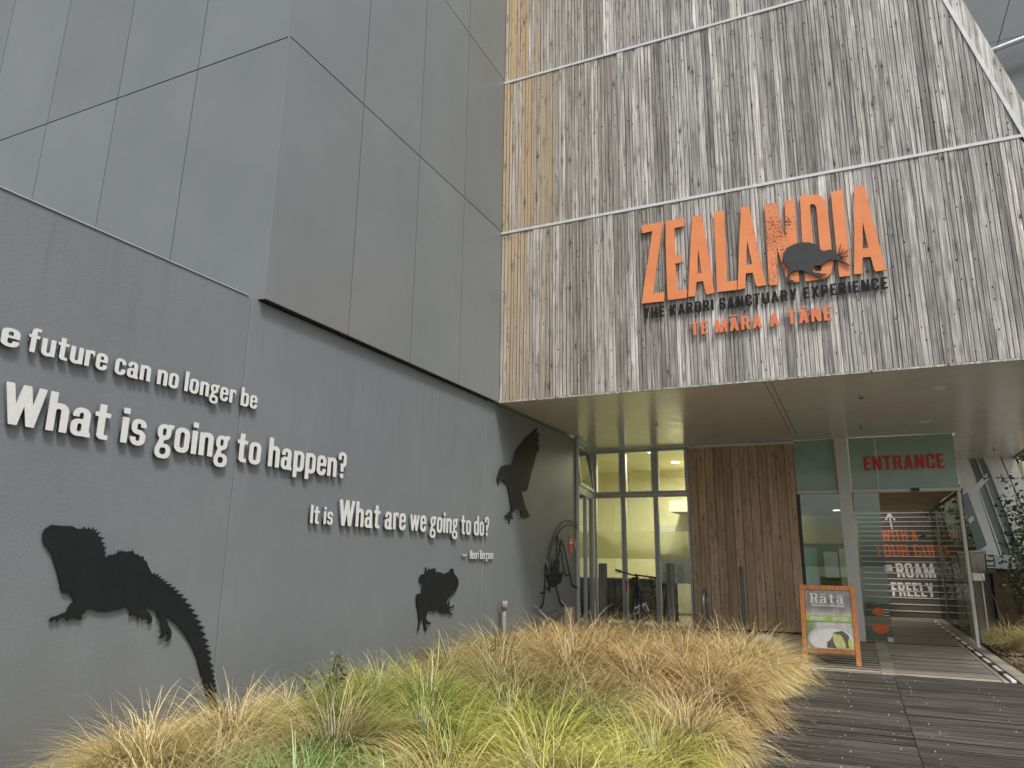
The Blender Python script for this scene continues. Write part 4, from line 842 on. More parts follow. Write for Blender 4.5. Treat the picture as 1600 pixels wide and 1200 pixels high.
# ------------------------------------------------------------------ main sign on the timber
ms = empty('main_sign', (-1.0, YT-.05, 5.3), 'large worn orange capital letters with a dark long billed bird silhouette on the timber facade', 'sign')
for k_ in ('Z', 'E', 'A1', 'L', 'A2', 'N', 'D', 'I', 'A3'): plate('letter', DATA[k_], .030, 'Y', YT-.035-.004*(k_ in ('L',)), M['orange'], ms)
kb = plate('bird_silhouette', stroke_loops([(w, L) for w, L in DATA['kiwi_strokes']], [DATA['kiwi']], .004), .018, 'Y', YT-.070, M['charcoal'], ms)
ss = empty('sub_sign', (-1, YT-.04, 5.08), 'dark charcoal line of capitals directly under the large orange letters', 'sign')
lettering('THE KARORI SANCTUARY EXPERIENCE', ss, 'Y', YT-.030, -2.66, .69, 5.085, .165, M['signblack'], .020, track=.12, space=.30, thin=.013)
ss = empty('lower_sign', (-1, YT-.04, 4.72), 'small plain orange line of capitals at the bottom of the timber facade', 'sign')
lettering('TE MĀRA A TĀNE', ss, 'Y', YT-.040, -1.955, -.03, 4.725, .200, M['orange2'], .022, track=.12, space=.30, thin=.006)
# ------------------------------------------------------------------ sandwich board
tilt = math.radians(16); sy = 12.48
af = empty('sandwich_board', (-.475, sy, .0), 'orange varnished wooden sandwich board with a cafe poster, standing on the pale deck', 'sign')
H_ = 1.18
for xa, xb in ((-.875, -.805), (-.145, -.075)): box('leg', xa, xb, sy-.02, sy+.015, 0, H_, M['orangewood'], af, .005)
box('top_rail', -.803, -.147, sy-.02, sy+.013, H_-.075, H_-.003, M['orangewood'], af, .004)
box('bottom_rail', -.803, -.147, sy-.018, sy+.013, .155, .225, M['orangewood'], af, .004)
c2, s2 = math.cos(2*tilt), math.sin(2*tilt)
def backbar(nm, xa, xb, za, zb):
    v = []
    for x, y, z in [(xa, .03, za), (xb, .03, za), (xb, .06, za), (xa, .06, za), (xa, .03, zb), (xb, .03, zb), (xb, .06, zb), (xa, .06, zb)]:
        yy = y; zz = z-H_; v.append((x, sy+yy*c2-zz*s2, H_+yy*s2+zz*c2))
    meshobj(nm, v, [(0, 3, 2, 1), (4, 5, 6, 7), (0, 1, 5, 4), (1, 2, 6, 5), (2, 3, 7, 6), (3, 0, 4, 7)], M['orangewood'], af)
backbar('leg', -.875, -.81, 0, H_); backbar('leg', -.14, -.075, 0, H_); backbar('bottom_rail', -.808, -.142, .155, .22); backbar('backing', -.808, -.142, .222, H_-.08)
t = NT('poster_print'); P = t.pos(True); n_ = t.noise(t.mp(P, (3.2, 1, 2.2)), 1, 2, .4); s3 = t.sep(P)
c = t.ramp(n_, [(.30, (.16, .17, .17)), (.42, (.42, .42, .41)), (.52, (.72, .68, .64)), (.60, (.62, .36, .32)), (.68, (.34, .36, .35))])
c = t.mix(t.math('MULTIPLY', t.mr(s3[0], -.26, -.16, 1, 0), t.mr(n_, .45, .5, .8, .0)), c, (.20, .30, .10)); c = t.mix(t.mr(s3[2], .48, .60, 0, .75), c, (.20, .205, .205)); t.base(c, .35, 0, .4); M['poster'] = t.m
box('poster', -.80, -.15, sy+.0135, sy+.018, .228, H_-.078, M['black'], af)
box('poster', -.80, -.15, sy-.002, sy+.004, .228, H_-.078, M['poster'], af)
M['lime'] = plain('lime_print', (.36, .56, .06), .35, var=.05); M['plate'] = plain('white_plate_print', (.74, .75, .74), .35, var=.10, nscale=6); M['platerim'] = plain('plate_rim_print', (.55, .57, .57), .35, var=.05)
M['avo'] = plain('avocado_print', (.60, .62, .14), .35, var=.25, nscale=25); M['toast'] = plain('toast_print', (.13, .09, .06), .4, var=.7, nscale=40); M['egg'] = plain('egg_print', (.80, .79, .76), .35, var=.08, nscale=10)
yp = sy-.0035; lay = [0]
def pr(nm, pts, m):
    lay[0] += 1; return plate(nm, [pts], .0012, 'Y', yp-.0011*lay[0], m, af)
def ell(cx_, cz_, rx, rz, a0=0, a1=2*math.pi, n=26, rot=0):
    o = []
    for a in np.linspace(a0, a1, n, endpoint=abs(a1-a0) < 6.2):
        x, z = rx*math.cos(a), rz*math.sin(a); o.append((cx_+x*math.cos(rot)-z*math.sin(rot), cz_+x*math.sin(rot)+z*math.cos(rot)))
    return o
clip = lambda pts: [(min(max(x, -.797), -.153), min(max(z, .231), H_-.08)) for x, z in pts]
pr('plate_print', clip(ell(-.45, .37, .335, .20)), M['platerim']); pr('plate_print', clip(ell(-.45, .362, .30, .165)), M['plate'])
pr('food_print', clip([(-.52, .24), (-.55, .30), (-.47, .36), (-.42, .47), (-.30, .50), (-.22, .44), (-.20, .36), (-.23, .25), (-.3, .235)]), M['toast'])
pr('food_print', clip(ell(-.64, .31, .12, .075, rot=-.3)), M['egg']); pr('food_print', clip(ell(-.50, .445, .065, .07)), M['egg'])
pr('food_print', clip(ell(-.375, .335, .055, .125, rot=.35)), M['avo']); pr('food_print', clip(ell(-.325, .33, .05, .12, rot=.3)), M['avo']); pr('food_print', clip(ell(-.19, .29, .035, .10, rot=.25)), M['avo'])
for a in range(4): pr('food_print', [(-.40+.03*a, .25), (-.394+.03*a, .25), (-.415+.03*a, .43), (-.421+.03*a, .43)], M['egg'])
pr('band_print', [(-.798, .625), (-.152, .625), (-.152, .715), (-.798, .715)], M['lime'])
dz = yp-.0011*(lay[0]+1)
lettering('OPEN DAILY', af, 'Y', dz, -.74, -.51, .642, .055, M['vinylwhite'], .002); lettering('TOP FLOOR', af, 'Y', dz, -.43, -.20, .642, .055, M['vinylwhite'], .002)
lettering('Rātā', af, 'Y', dz, -.72, -.25, .90, .155, M['vinylwhite'], .003, track=.12, thin=.01); lettering('FOOD WITH A CONSCIENCE', af, 'Y', dz, -.715, -.245, .845, .042, M['vinylwhite'], .002)
for x0 in (-.735, -.605): box('letter', x0, x0+.07, dz-.0015, dz+.0012, .898, .915, M['vinylwhite'], af)
box('letter', -.735, -.68, dz-.0015, dz+.0012, 1.038, 1.055, M['vinylwhite'], af)
af.rotation_euler = (-tilt, 0, 0)

# ------------------------------------------------------------------ posts, hoops, pipes
def post(x, y, z0, z1, w, lb, mat='postwood', nm='timber_post', cat='post'):
    o = box(nm, x-w/2, x+w/2, y-w/2, y+w/2, z0, z1, M[mat], None, .012); props(o, lb, cat); return o
post(-4.93, 15.3, .06, 1.40, .15, 'square grey timber post in front of the left office window pane, left of the bicycle')
post(-3.49, 15.3, .06, 1.42, .15, 'square grey timber post in front of the right office window pane, right of the bicycle')
o = box('steel_post', -2.135, -2.055, 15.27, 15.31, .06, 1.38, M['postwood'], None, .006); props(o, 'slim dull grey post against the middle of the brown timber wall', 'post')
mb = MB(); hp = [(-2.83, 15.15, .06), (-2.83, 15.15, .72)]+[(-2.83, 15.15+.20-.20*math.cos(a), .72+.2*math.sin(a)) for a in np.linspace(.2, math.pi-.2, 8)]+[(-2.83, 15.55, .72), (-2.83, 15.55, .06)]
mb.tube(hp, .034, 10); props(mb.build('bicycle_hoop', M['steel'], None, True), 'bent galvanised steel bicycle hoop at the left edge of the brown timber wall', 'bike rack')
vp = empty('vent_pipe', (-5.08, 10.75, 0), 'short grey vent pipe with a wider cap rising from the grass against the wall', 'pipe')
mb = MB(); mb.tube([(-5.08, 10.75, -.02), (-5.08, 10.75, .70)], .03, 12); mb.build('pipe', M['postwood'], vp, True); mb = MB(); mb.tube([(-5.08, 10.75, .701), (-5.08, 10.75, .83)], .048, 12); mb.build('cap', M['postwood'], vp, True)
o = box('marker_post', -5.03, -4.89, 13.25, 13.36, .05, .60, M['tan'], None, .006); props(o, 'short pale square marker post at the foot of the insect silhouette', 'post')
# boulder
def boulder(name, c, r, label, seed):
    bm = bmesh.new(); bmesh.ops.create_icosphere(bm, subdivisions=3, radius=1); rr = random.Random(seed); k = [Vector((rr.uniform(-1, 1), rr.uniform(-1, 1), rr.uniform(-1, 1))).normalized() for _ in range(9)]
    for v in bm.verts:
        d = v.co.normalized(); s = 1.0
        for q in k: s = min(s, .80/max(.2, d.dot(q)) if d.dot(q) > .8 else 1.0)
        v.co = Vector((d.x*r[0]*s, d.y*r[1]*s, d.z*r[2]*s))
    m = bpy.data.meshes.new(name); bm.to_mesh(m); bm.free(); m.materials.append(M['stone']); o = place(name, m, None, c); props(o, label, 'rock'); return o
boulder('boulder', (-1.42, 12.55, .12), (.30, .26, .27), 'pale boulder half hidden at the right end of the grass bed, beside the sandwich board', 4)
boulder('boulder', (-3.0, 13.2, .03), (.30, .22, .16), 'low pale rock showing above the grass in front of the timber wall', 9)

# ------------------------------------------------------------------ bicycle, seen from the front
bi = empty('bicycle', (-4.2, 15.3, .06), 'black mountain bike parked nose first in front of the office windows', 'bicycle')
ax = Vector((.93, .36, .05)).normalized(); fw = Vector((-4.06, 15.0, .43)); bw_ = Vector((-4.42, 16.0, .43))
for c_, nm in ((fw, 'wheel'), (bw_, 'wheel')):
    mb = MB(); mb.ring(c_, .345, .028, ax, 36, 8); wh = mb.build(nm, M['rubber'], bi, True)
    mb = MB(); mb.ring(c_, .312, .010, ax, 36, 6); mb.build('rim', M['steel'], wh, True)
    mb = MB(); a1 = ax.cross(Vector((0, 0, 1))).normalized(); b1 = ax.cross(a1)
    for q in range(16): d = a1*math.cos(q*math.pi/8)+b1*math.sin(q*math.pi/8); mb.tube([c_+ax*.02*(1 if q % 2 else -1), c_+d*.31], .0022, 4)
    mb.tube([c_-ax*.05, c_+ax*.05], .02, 8); mb.build('spokes', M['steel'], wh)
mb = MB()
cr = Vector((-4.14, 15.2, .88)); top = Vector((-4.18, 15.27, 1.12))
for sgn in (-1, 1): mb.tube([fw+ax*.06*sgn, cr+ax*.06*sgn], .019, 8)
mb.tube([cr-ax*.08, cr+ax*.08], .025, 8); mb.tube([cr, top], .028, 8); mb.build('fork', M['blackpaint'], bi, True)
mb = MB(); bbk = Vector((-4.28, 15.62, .38)); st_ = Vector((-4.36, 15.75, .85))
mb.tube([top-Vector((0, 0, .06)), bbk], .028, 8); mb.tube([top-Vector((0, 0, .05)), st_], .024, 8); mb.tube([bbk, st_], .022, 8)
for sgn in (-1, 1): mb.tube([bbk+ax*.03*sgn, bw_+ax*.06*sgn], .013, 6); mb.tube([st_+ax*.02*sgn, bw_+ax*.06*sgn], .012, 6)
mb.build('frame', M['blackpaint'], bi, True)
mb = MB(); mb.tube([st_, st_+Vector((-.02, .03, .22))], .016, 8); mb.build('seat_post', M['blackpaint'], bi)
sv = [(-.07, .12, 0), (.07, .12, 0), (.02, -.14, 0), (-.02, -.14, 0), (-.075, .12, .05), (.075, .12, .05), (.022, -.14, .04), (-.022, -.14, .04)]
so = st_+Vector((-.02, .03, .22)); meshobj('saddle', [tuple(so+Vector(q)) for q in sv], [(0, 3, 2, 1)[::-1], (4, 5, 6, 7)[::-1], (0, 1, 5, 4), (1, 2, 6, 5), (2, 3, 7, 6), (3, 0, 4, 7)], M['rubber'], bi)
mb = MB(); bl, br_ = Vector((-4.60, 15.10, 1.27)), Vector((-3.80, 15.36, 1.12)); mid = (bl+br_)/2+Vector((0, .0, -.005))
mb.tube([bl, bl+(mid-bl)*.35+Vector((0, 0, -.01)), mid+Vector((-.05, 0, -.02)), mid+Vector((.05, 0, -.02)), br_+(mid-br_)*.35+Vector((0, 0, .0)), br_], .016, 8); hb = mb.build('handlebar', M['blackpaint'], bi, True)
for a, b_ in ((bl, mid), (br_, mid)):
    d = (b_-a).normalized(); mb = MB(); mb.tube([a, a+d*.13], .022, 8); mb.build('grip', M['rubber'], hb, True)
    mb = MB(); mb.tube([a+d*.17, a+d*.12+Vector((0, -.06, -.03)), a+d*.04+Vector((0, -.09, -.05))], .008, 6); mb.build('brake_lever', M['blackpaint'], hb)
mb = MB(); mb.tube([top, mid], .024, 8); mb.build('stem', M['blackpaint'], bi)
mb = MB()
for s_, q in ((-1, .25), (1, .2)): mb.tube([mid+ax*.25*s_, mid+ax*q*s_*.8+Vector((0, -.12, -.12)), mid+Vector((0, -.05, -.22)), cr+Vector((0, -.03, .0))], .004, 5)
mb.build('cable', M['rubber'], bi)
mb = MB(); mb.tube([(-4.47, 15.5, 1.06), (-4.47, 15.48, .82)], .022, 8); mb.build('red_lock', plain('red_lock', (.45, .02, .05), .4), bi)
mb = MB(); mb.tube([bbk-ax*.1, bbk+ax*.1], .02, 8); mb.tube([bbk+ax*.1, bbk+ax*.11+Vector((0, -.16, -.03))], .014, 6); mb.build('crank', M['steel'], bi)
mb = MB()
for a_, b_ in (((-4.08, 14.68, .55), (-3.86, 14.74, .66)), ((-3.9, 14.73, .64), (-3.98, 14.72, .48)), ((-3.87, 14.74, .62), (-3.82, 14.76, .50)), ((-3.95, 14.72, .60), (-4.05, 14.7, .45))): mb.tube([a_, b_], [.016, .010], 6)
mb.build('white_guard', M['vinylwhite'], bi)

# ------------------------------------------------------------------ tussock grass
def tussock_mesh(seed, n, L, droop, r0, w0, lean=(0, 0), nseg=6, spread=1.0):
    g = np.random.default_rng(seed)
    phi = g.uniform(0, 2*np.pi, n); u = np.sqrt(g.uniform(0, 1, n)); rx = r0*u*np.cos(phi); ry = r0*u*np.sin(phi)
    az = phi+g.normal(0, .55, n); el = np.radians(np.clip(86-u*38*spread+g.normal(0, 9, n), 22, 94)); ln = L*g.uniform(.50, 1.08, n)*(1-.12*u)
    dr = droop*g.uniform(.45, 1.5, n); ts = np.linspace(0, 1, nseg+1); tw = g.normal(0, .35, n)
    x = rx.copy(); y = ry.copy(); z = np.full(n, -.02)+g.uniform(-.02, .02, n); rings = []; w_ = w0*g.uniform(.7, 1.3, n)
    for i, t_ in enumerate(ts):
        e = el-dr*t_**1.15; a = az+tw*t_
        if i: st_ = ln/nseg; x = x+st_*np.cos(e)*np.cos(a)+lean[0]*t_*st_; y = y+st_*np.cos(e)*np.sin(a)+lean[1]*t_*st_; z = z+st_*np.sin(e)
        zz = np.maximum(z, .012); ww = w_*(1-t_*.86)/2
        sx, sy_ = -np.sin(a)*ww, np.cos(a)*ww; rings.append((np.stack([x-sx, y-sy_, zz], 1), np.stack([x+sx, y+sy_, zz], 1)))
    V = np.zeros((n, nseg+1, 2, 3)); 
    for i, (p, q) in enumerate(rings): V[:, i, 0] = p; V[:, i, 1] = q
    base_i = (np.arange(n)*(nseg+1)*2)[:, None]; k = np.arange(nseg)[None, :]*2
    F_ = np.stack([base_i+k, base_i+k+1, base_i+k+3, base_i+k+2], -1).reshape(-1, 4)
    m = bpy.data.meshes.new('tussock'); nv = n*(nseg+1)*2; nf = len(F_)
    m.vertices.add(nv); m.vertices.foreach_set('co', V.reshape(-1)); m.loops.add(nf*4); m.loops.foreach_set('vertex_index', F_.reshape(-1).astype(np.int32))
    m.polygons.add(nf); m.polygons.foreach_set('loop_start', (np.arange(nf)*4).astype(np.int32)); m.polygons.foreach_set('loop_total', np.full(nf, 4, np.int32))
    m.update(calc_edges=True); m.polygons.foreach_set('use_smooth', np.ones(nf, bool))
    at = m.attributes.new('blade', 'FLOAT_VECTOR', 'POINT'); arr = np.zeros((n, nseg+1, 2, 3)); arr[..., 0] = ts[None, :, None]; arr[..., 1] = g.uniform(0, 1, n)[:, None, None]; arr[..., 2] = g.uniform(0, 1, n)[:, None, None]
    at.data.foreach_set('vector', arr.reshape(-1)); return m
def grass_mat(name, root, a, b, tip, mixr=.5):
    t = NT(name); at = t.new('ShaderNodeAttribute'); at.attribute_name = 'blade'; s = t.sep(at.outputs['Vector']); R = t.rnd()
    n1 = t.noise(t.pos(), 1.4, 3); sel = t.math('ADD', t.math('MULTIPLY', s[1], .7), t.math('MULTIPLY', n1, .6))
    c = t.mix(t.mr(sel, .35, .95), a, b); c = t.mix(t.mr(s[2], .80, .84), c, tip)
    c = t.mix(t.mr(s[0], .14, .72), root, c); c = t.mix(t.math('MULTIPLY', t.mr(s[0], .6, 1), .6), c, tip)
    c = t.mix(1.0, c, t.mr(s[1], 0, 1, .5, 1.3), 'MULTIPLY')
    c = t.mix(1.0, c, t.mr(R, 0, 1, .88, 1.14), 'MULTIPLY')
    df = t.new('ShaderNodeBsdfDiffuse'); tl = t.new('ShaderNodeBsdfTranslucent'); t.put(df.inputs[0], c); t.put(tl.inputs[0], c)
    mx = t.new('ShaderNodeMixShader'); mx.inputs[0].default_value = .35; t.l.new(df.outputs[0], mx.inputs[1]); t.l.new(tl.outputs[0], mx.inputs[2])
    gl = t.new('ShaderNodeBsdfGlossy'); gl.inputs['Roughness'].default_value = .45; gl.inputs[0].default_value = (1, 1, 1, 1); m2 = t.new('ShaderNodeMixShader'); m2.inputs[0].default_value = .05
    t.l.new(mx.outputs[0], m2.inputs[1]); t.l.new(gl.outputs[0], m2.inputs[2]); t.l.new(m2.outputs[0], t.out.inputs['Surface']); t.n.remove(t.b); return t.m
GM = {
 'straw': grass_mat('straw_grass', (.09, .055, .02), (.70, .51, .18), (.88, .70, .32), (.92, .80, .45)),
 'gold': grass_mat('golden_brown_grass', (.06, .038, .016), (.44, .28, .10), (.70, .50, .21), (.86, .69, .36)),
 'green': grass_mat('green_grass', (.035, .05, .012), (.17, .25, .04), (.38, .44, .09), (.66, .64, .20)),
 'lime': grass_mat('yellow_green_grass', (.09, .095, .02), (.38, .43, .06), (.72, .68, .14), (.90, .80, .32)),
 'olive': grass_mat('olive_grass', (.05, .04, .018), (.32, .28, .09), (.54, .45, .17), (.76, .64, .32)),
 'vivid': grass_mat('broad_green_grass', (.04, .07, .015), (.13, .27, .05), (.24, .38, .09), (.40, .50, .16)),
}
TM = [tussock_mesh(10+i, 2500, .76, 2.35, .20, .0072, nseg=7) for i in range(3)]+[tussock_mesh(20+i, 2300, .68, 1.75, .20, .0068) for i in range(2)]+[tussock_mesh(30, 2300, .84, 2.6, .19, .0072, nseg=7)]
seeds = [('green', -2.1, 6.35), ('green', -3.79, 6.2), ('green', -3.3, 5.6), ('lime', -2.75, 5.25), ('lime', -2.2, 4.8), ('straw', -1.2, 9.6), ('straw', -1.1, 10.6), ('gold', -3.2, 11.8), ('gold', -3.4, 9.2), ('gold', -2.4, 8.6), ('gold', -2.3, 10.5), ('olive', -4.6, 9.2), ('olive', -4.3, 7.6), ('lime', -.97, 4.6), ('straw', -1.6, 4.45), ('straw', -2.4, 3.7), ('olive', -4.1, 3.5), ('straw', -3.6, 3.2), ('lime', -3.9, 2.6), ('vivid', -2.95, 3.55), ('olive', -3.6, 4.4), ('gold', -1.2, 7.4), ('lime', -1.0, 5.6), ('gold', -.95, 8.4), ('straw', -.9, 6.2), ('straw', -1.8, 3.3), ('lime', -1.2, 3.4), ('olive', -2.9, 7.6), ('straw', -4.4, 4.3), ('gold', -4.6, 10.6), ('straw', -1.9, 9.3), ('green', -2.9, 6.2)]
LB = {'straw': ('pale straw coloured tussock', 'pale straw tussocks'), 'gold': ('golden brown tussock', 'golden brown tussocks'), 'green': ('fresh green tussock', 'green tussocks'), 'lime': ('yellow green tussock', 'yellow green tussocks'), 'olive': ('dull olive tussock', 'olive tussocks'), 'vivid': ('bright green broad bladed clump', 'broad green clumps')}
def zone(x, y):
    if y > 11.2: return 'at the far end by the office windows' if x < -2.2 else 'at the far end by the boulder'
    if y > 8.4:
        if x < -3.9: return 'near the vent pipe' if y > 9.9 else 'by the grey wall below the smallest words'
        if x > -1.7: return 'by the near corner of the pale deck' if y > 9.9 else 'spilling toward the far dark deck'
        return ('in line with the bicycle' if x < -2.9 else 'in line with the steel hoop')+(', far row' if y > 9.9 else ', nearer row')
    if y > 5.4:
        if x < -3.9: return 'below the frog silhouette by the wall'
        if x > -1.6: return 'overhanging the middle of the dark deck'
        return ('in mid bed, wall side' if x < -2.7 else 'in mid bed, deck side')+(', behind' if y > 6.9 else ', in front')
    if x < -3.7: return 'below the reptile silhouette'
    if x > -1.6: return 'in the foreground beside the dark deck'
    return 'in the foreground, centre of the bed' if x > -2.6 else 'in the foreground, toward the reptile tail'
rg = random.Random(17)
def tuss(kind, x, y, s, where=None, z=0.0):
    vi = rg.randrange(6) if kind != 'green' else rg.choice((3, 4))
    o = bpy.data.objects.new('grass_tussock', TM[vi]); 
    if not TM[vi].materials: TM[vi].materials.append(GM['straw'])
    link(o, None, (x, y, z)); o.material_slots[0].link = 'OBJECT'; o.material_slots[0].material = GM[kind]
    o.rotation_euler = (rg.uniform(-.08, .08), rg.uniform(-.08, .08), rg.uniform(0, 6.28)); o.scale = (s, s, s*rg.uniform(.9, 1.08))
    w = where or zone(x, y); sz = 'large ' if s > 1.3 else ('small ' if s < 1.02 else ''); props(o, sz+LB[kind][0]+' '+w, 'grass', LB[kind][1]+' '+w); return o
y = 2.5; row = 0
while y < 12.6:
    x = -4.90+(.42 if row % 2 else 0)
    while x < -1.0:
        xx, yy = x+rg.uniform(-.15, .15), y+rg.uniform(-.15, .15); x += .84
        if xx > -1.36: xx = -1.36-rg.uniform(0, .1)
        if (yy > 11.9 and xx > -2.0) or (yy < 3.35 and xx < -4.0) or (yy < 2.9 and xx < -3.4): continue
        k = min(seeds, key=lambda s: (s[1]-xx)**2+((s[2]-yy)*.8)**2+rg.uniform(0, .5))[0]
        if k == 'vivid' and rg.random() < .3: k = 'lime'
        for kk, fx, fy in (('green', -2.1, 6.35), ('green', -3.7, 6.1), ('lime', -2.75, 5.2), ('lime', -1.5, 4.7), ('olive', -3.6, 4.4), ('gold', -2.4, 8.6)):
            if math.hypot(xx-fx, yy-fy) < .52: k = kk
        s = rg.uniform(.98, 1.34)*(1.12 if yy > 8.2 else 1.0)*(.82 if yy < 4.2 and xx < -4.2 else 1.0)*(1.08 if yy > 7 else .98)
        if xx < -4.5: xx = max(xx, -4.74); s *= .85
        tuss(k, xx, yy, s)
    y += .76; row += 1
for x_, y_, s_, k_, w_ in ((-3.95, 2.75, .62, 'lime', 'at the bottom left corner, lowest against the wall'), (-4.45, 3.15, .55, 'olive', 'thin against the wall left of the reptile tail'), (-3.45, 2.55, .7, 'lime', 'at the bottom left of the bed'), (-4.5, 3.85, 1.12, 'straw', 'tallest against the wall below the reptile'), (-4.05, 3.4, 1.02, 'olive', 'in front of the tallest straw tussock at the left'), (-4.55, 4.7, 1.15, 'straw', 'hiding the tip of the reptile tail')):
    tuss(k_, x_, y_, s_, w_)
# broad green blades near the front left
bmesh_ = tussock_mesh(77, 260, .62, 1.2, .22, .014); bmesh_.materials.append(GM['vivid'])
for i, (x, y, s) in enumerate([(-2.85, 3.45, 1.0), (-3.25, 3.75, .9), (-2.5, 3.8, .85)]):
    o = bpy.data.objects.new('broad_leaf_grass', bmesh_); link(o, None, (x, y, .05)); o.rotation_euler = (0, 0, i*2.1); o.scale = (s, s, s)
    props(o, ['bright green broad bladed grass clump, largest, low in the foreground', 'bright green broad bladed clump below the reptile tail', 'small bright green broad bladed clump right of the larger one'][i], 'grass', 'broad bladed green clumps in the foreground')
# right-hand bed
for x, y, s, k in [(2.95, 15.2, 1.15, 'gold'), (3.35, 14.4, 1.3, 'straw'), (2.75, 16.3, 1.1, 'olive'), (3.7, 15.6, 1.3, 'gold'), (3.9, 13.6, 1.2, 'straw'), (3.2, 17.2, 1.1, 'olive'), (2.6, 17.9, 1.0, 'olive'), (3.9, 17.4, 1.2, 'olive'), (4.6, 14.8, 1.3, 'gold'), (2.62, 15.75, .75, 'olive')]:
    tuss(k, x, y, s, 'in the small bed right of the entrance' if y > 15 else 'at the right edge beside the pale deck')

# ------------------------------------------------------------------ shrubs and weeds
def leaf_mass(name, centers, n, size, spread, mat, parent=None, seed=1):
    g = np.random.default_rng(seed); cs = np.array(centers); idx = g.integers(0, len(cs), n); p = cs[idx]+g.normal(0, 1, (n, 3))*spread
    d = g.normal(0, 1, (n, 3)); d[:, 2] = d[:, 2]*.5+.15; d /= np.linalg.norm(d, axis=1)[:, None]; q = np.cross(d, g.normal(0, 1, (n, 3))); q /= np.linalg.norm(q, axis=1)[:, None]; nn = np.cross(d, q)
    L = size*g.uniform(.6, 1.25, n)[:, None]; w = L*.28
    V = np.stack([p, p+d*L*.45-q*w+nn*L*.06, p+d*L, p+d*L*.45+q*w+nn*L*.06], 1).reshape(-1, 3)
    f = [(4*i, 4*i+1, 4*i+2, 4*i+3) for i in range(n)]
    o = meshobj(name, V, f, mat, parent); return o
t = NT('leaf'); at = t.noise(t.pos(), 7, 2); c = t.mix(t.mr(at, .35, .65), (.028, .045, .018), (.085, .115, .045)); t.base(c, .42, 0, .4); M['leaf'] = t.m
t = NT('hill_leaf'); at = t.noise(t.pos(), 1.2, 4); c = t.mix(t.mr(at, .35, .65), (.04, .06, .02), (.14, .17, .05)); t.base(c, .6, 0, .3); M['leaf2'] = t.m
M['bark'] = plain('bark', (.10, .085, .065), .9, 0, .2, .3, 14, .5)
def shrub(name, base, H_, n, seed, label, mat, leaf=.05, cat='shrub', spread=.10, nb=9, lean=(0, 0), wide=.45):
    e = empty(name, base, label, cat); r = random.Random(seed); mb = MB(); cs = []
    for i in range(nb):
        a = r.uniform(0, 6.28); k = r.uniform(.2, 1)*wide; b0 = Vector(base); top = b0+Vector((math.cos(a)*k+lean[0], math.sin(a)*k+lean[1], H_*r.uniform(.6, 1)))
        m1 = b0.lerp(top, .5)+Vector((r.uniform(-.1, .1), r.uniform(-.1, .1), 0)); mb.tube([b0, m1, top], [.014, .009, .004], 6)
        for q in range(9):
            t_ = .35+.65*q/8; c_ = b0.lerp(m1, t_*2) if t_ < .5 else m1.lerp(top, t_*2-1); c2_ = c_+Vector((r.uniform(-.2, .2), r.uniform(-.2, .2), r.uniform(-.02, .2)))*H_*.30
            mb.tube([c_, c2_], [.005, .002], 4); cs += [tuple(c_.lerp(c2_, .5)), tuple(c2_)]
    mb.build('stem', M['bark'], e); o = leaf_mass('foliage', cs, n, leaf, spread*H_*.35, mat, e, seed); o['kind'] = 'stuff'; return e
shrub('shrub', (2.58, 15.1, 0), 3.0, 1700, 5, 'open dark leaved shrub in front of the white leaning facade at the right edge', M['leaf'], .085, spread=.12, wide=.55, lean=(.25, 0))
shrub('shrub', (3.35, 15.9, 0), 2.6, 900, 6, 'second dark leaved shrub just outside the right edge of the view', M['leaf'], .07, wide=.6)
mb = MB(); mb.tube([(2.5, 17.6, 0), (2.4, 17.6, .8), (2.15, 17.6, 1.45)], [.012, .009, .004], 6); props(mb.build('bare_stem', M['bark']), 'thin bare curved stem in front of the tan wall by the entrance post', 'plant')
shrub('weed_plant', (-4.75, 6.15, .05), .72, 60, 8, 'small leafy green weed growing beside the grey wall left of the frog silhouette', M['leaf2'], .045, 'plant', .10, 2, wide=.08)
shrub('weed_plant', (-4.6, 5.8, .05), .45, 90, 12, 'low leafy weed among the grass under the raised words', M['leaf2'], .06, 'plant', .2, 4, wide=.2)
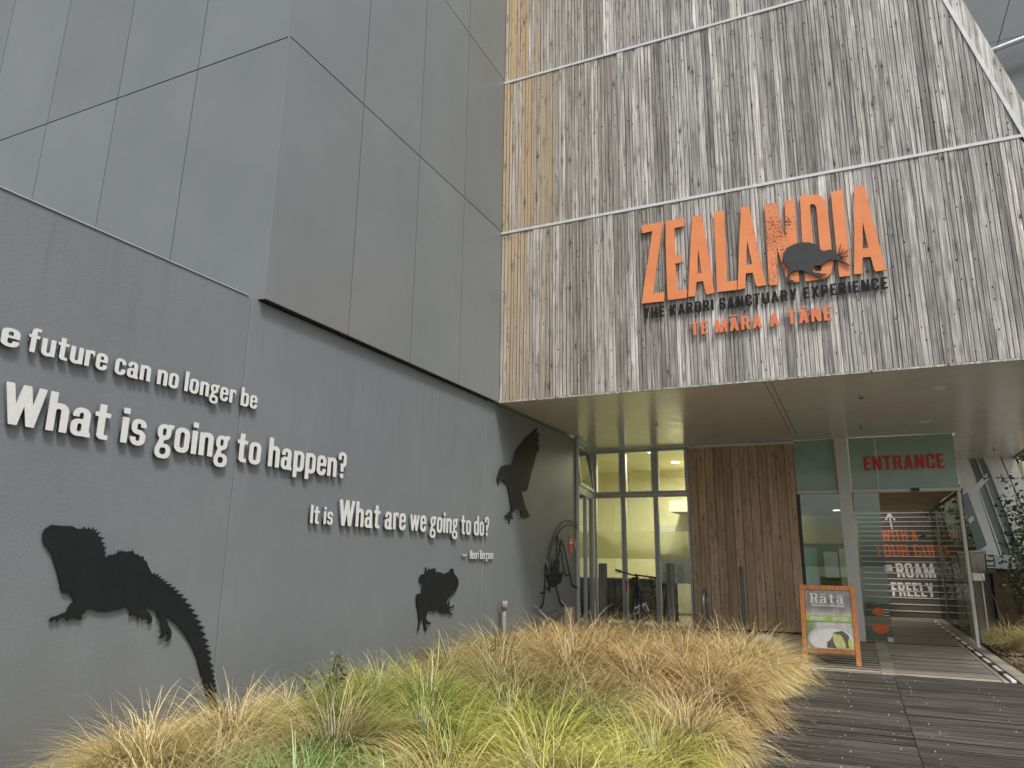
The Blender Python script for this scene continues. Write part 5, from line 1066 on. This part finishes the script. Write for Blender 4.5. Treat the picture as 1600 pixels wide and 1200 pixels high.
def tree(base, H_, R_, seed, label, n=4200):
    e = empty('leafy_tree', base, label, 'tree', 'trees on the bank behind the building'); r = random.Random(seed); mb = MB(); b0 = Vector(base); cs = []
    mb.tube([b0, b0+Vector((.1, 0, H_*.5)), b0+Vector((.2, 0, H_*.85))], [.22, .14, .05], 8)
    for i in range(26):
        a = r.uniform(0, 6.28); z = r.uniform(.25, 1)*H_; rr_ = R_*math.sqrt(max(.1, 1-((z/H_-.6)/.55)**2))*r.uniform(.5, 1); p = b0+Vector((math.cos(a)*rr_, math.sin(a)*rr_, z)); mb.tube([b0+Vector((.1, 0, z*.7)), p], [.05, .015], 5); cs.append(tuple(p))
    mb.build('trunk', M['bark'], e); o = leaf_mass('crown', cs, n, .22, R_*.22, M['leaf2'], e, seed); o['kind'] = 'stuff'
for i, (x, y, h, rr_) in enumerate([(5.3, 24.3, 8.5, 2.4), (7.6, 27.5, 8.5, 2.6), (5.4, 30, 9, 2.8), (9.8, 30, 9, 3), (7.5, 22.8, 6, 2)]):
    tree((x, y, 0), h, rr_, 40+i, ['nearest leafy tree on the bank behind the white facade', 'tall leafy tree further along the bank', 'leafy tree behind the nearest one on the bank', 'furthest leafy tree on the bank', 'lower leafy tree beside the white facade'][i])

# fallen blades on the decks
mb = MB(); r_ = random.Random(31)
for i in range(420):
    x = -.9+abs(r_.gauss(0, .32)) if i % 4 else r_.uniform(-.8, 3.2); y = r_.uniform(3.5, 16); a = r_.gauss(0, 1.2); L = r_.uniform(.02, .10); w = .002
    if y > 11.9 and i % 3: continue
    ca, sa = math.cos(a), math.sin(a); n = len(mb.v); z = .004+r_.uniform(0, .006)
    mb.v += [(x-sa*w, y+ca*w, z), (x+sa*w, y-ca*w, z), (x+ca*L+sa*w, y+sa*L-ca*w, z+.002), (x+ca*L-sa*w, y+sa*L+ca*w, z+.002)]; mb.f.append((n, n+1, n+2, n+3))
props(mb.build('fallen_grass_litter', plain('dry_litter', (.42, .33, .18), .9)), kind='stuff')
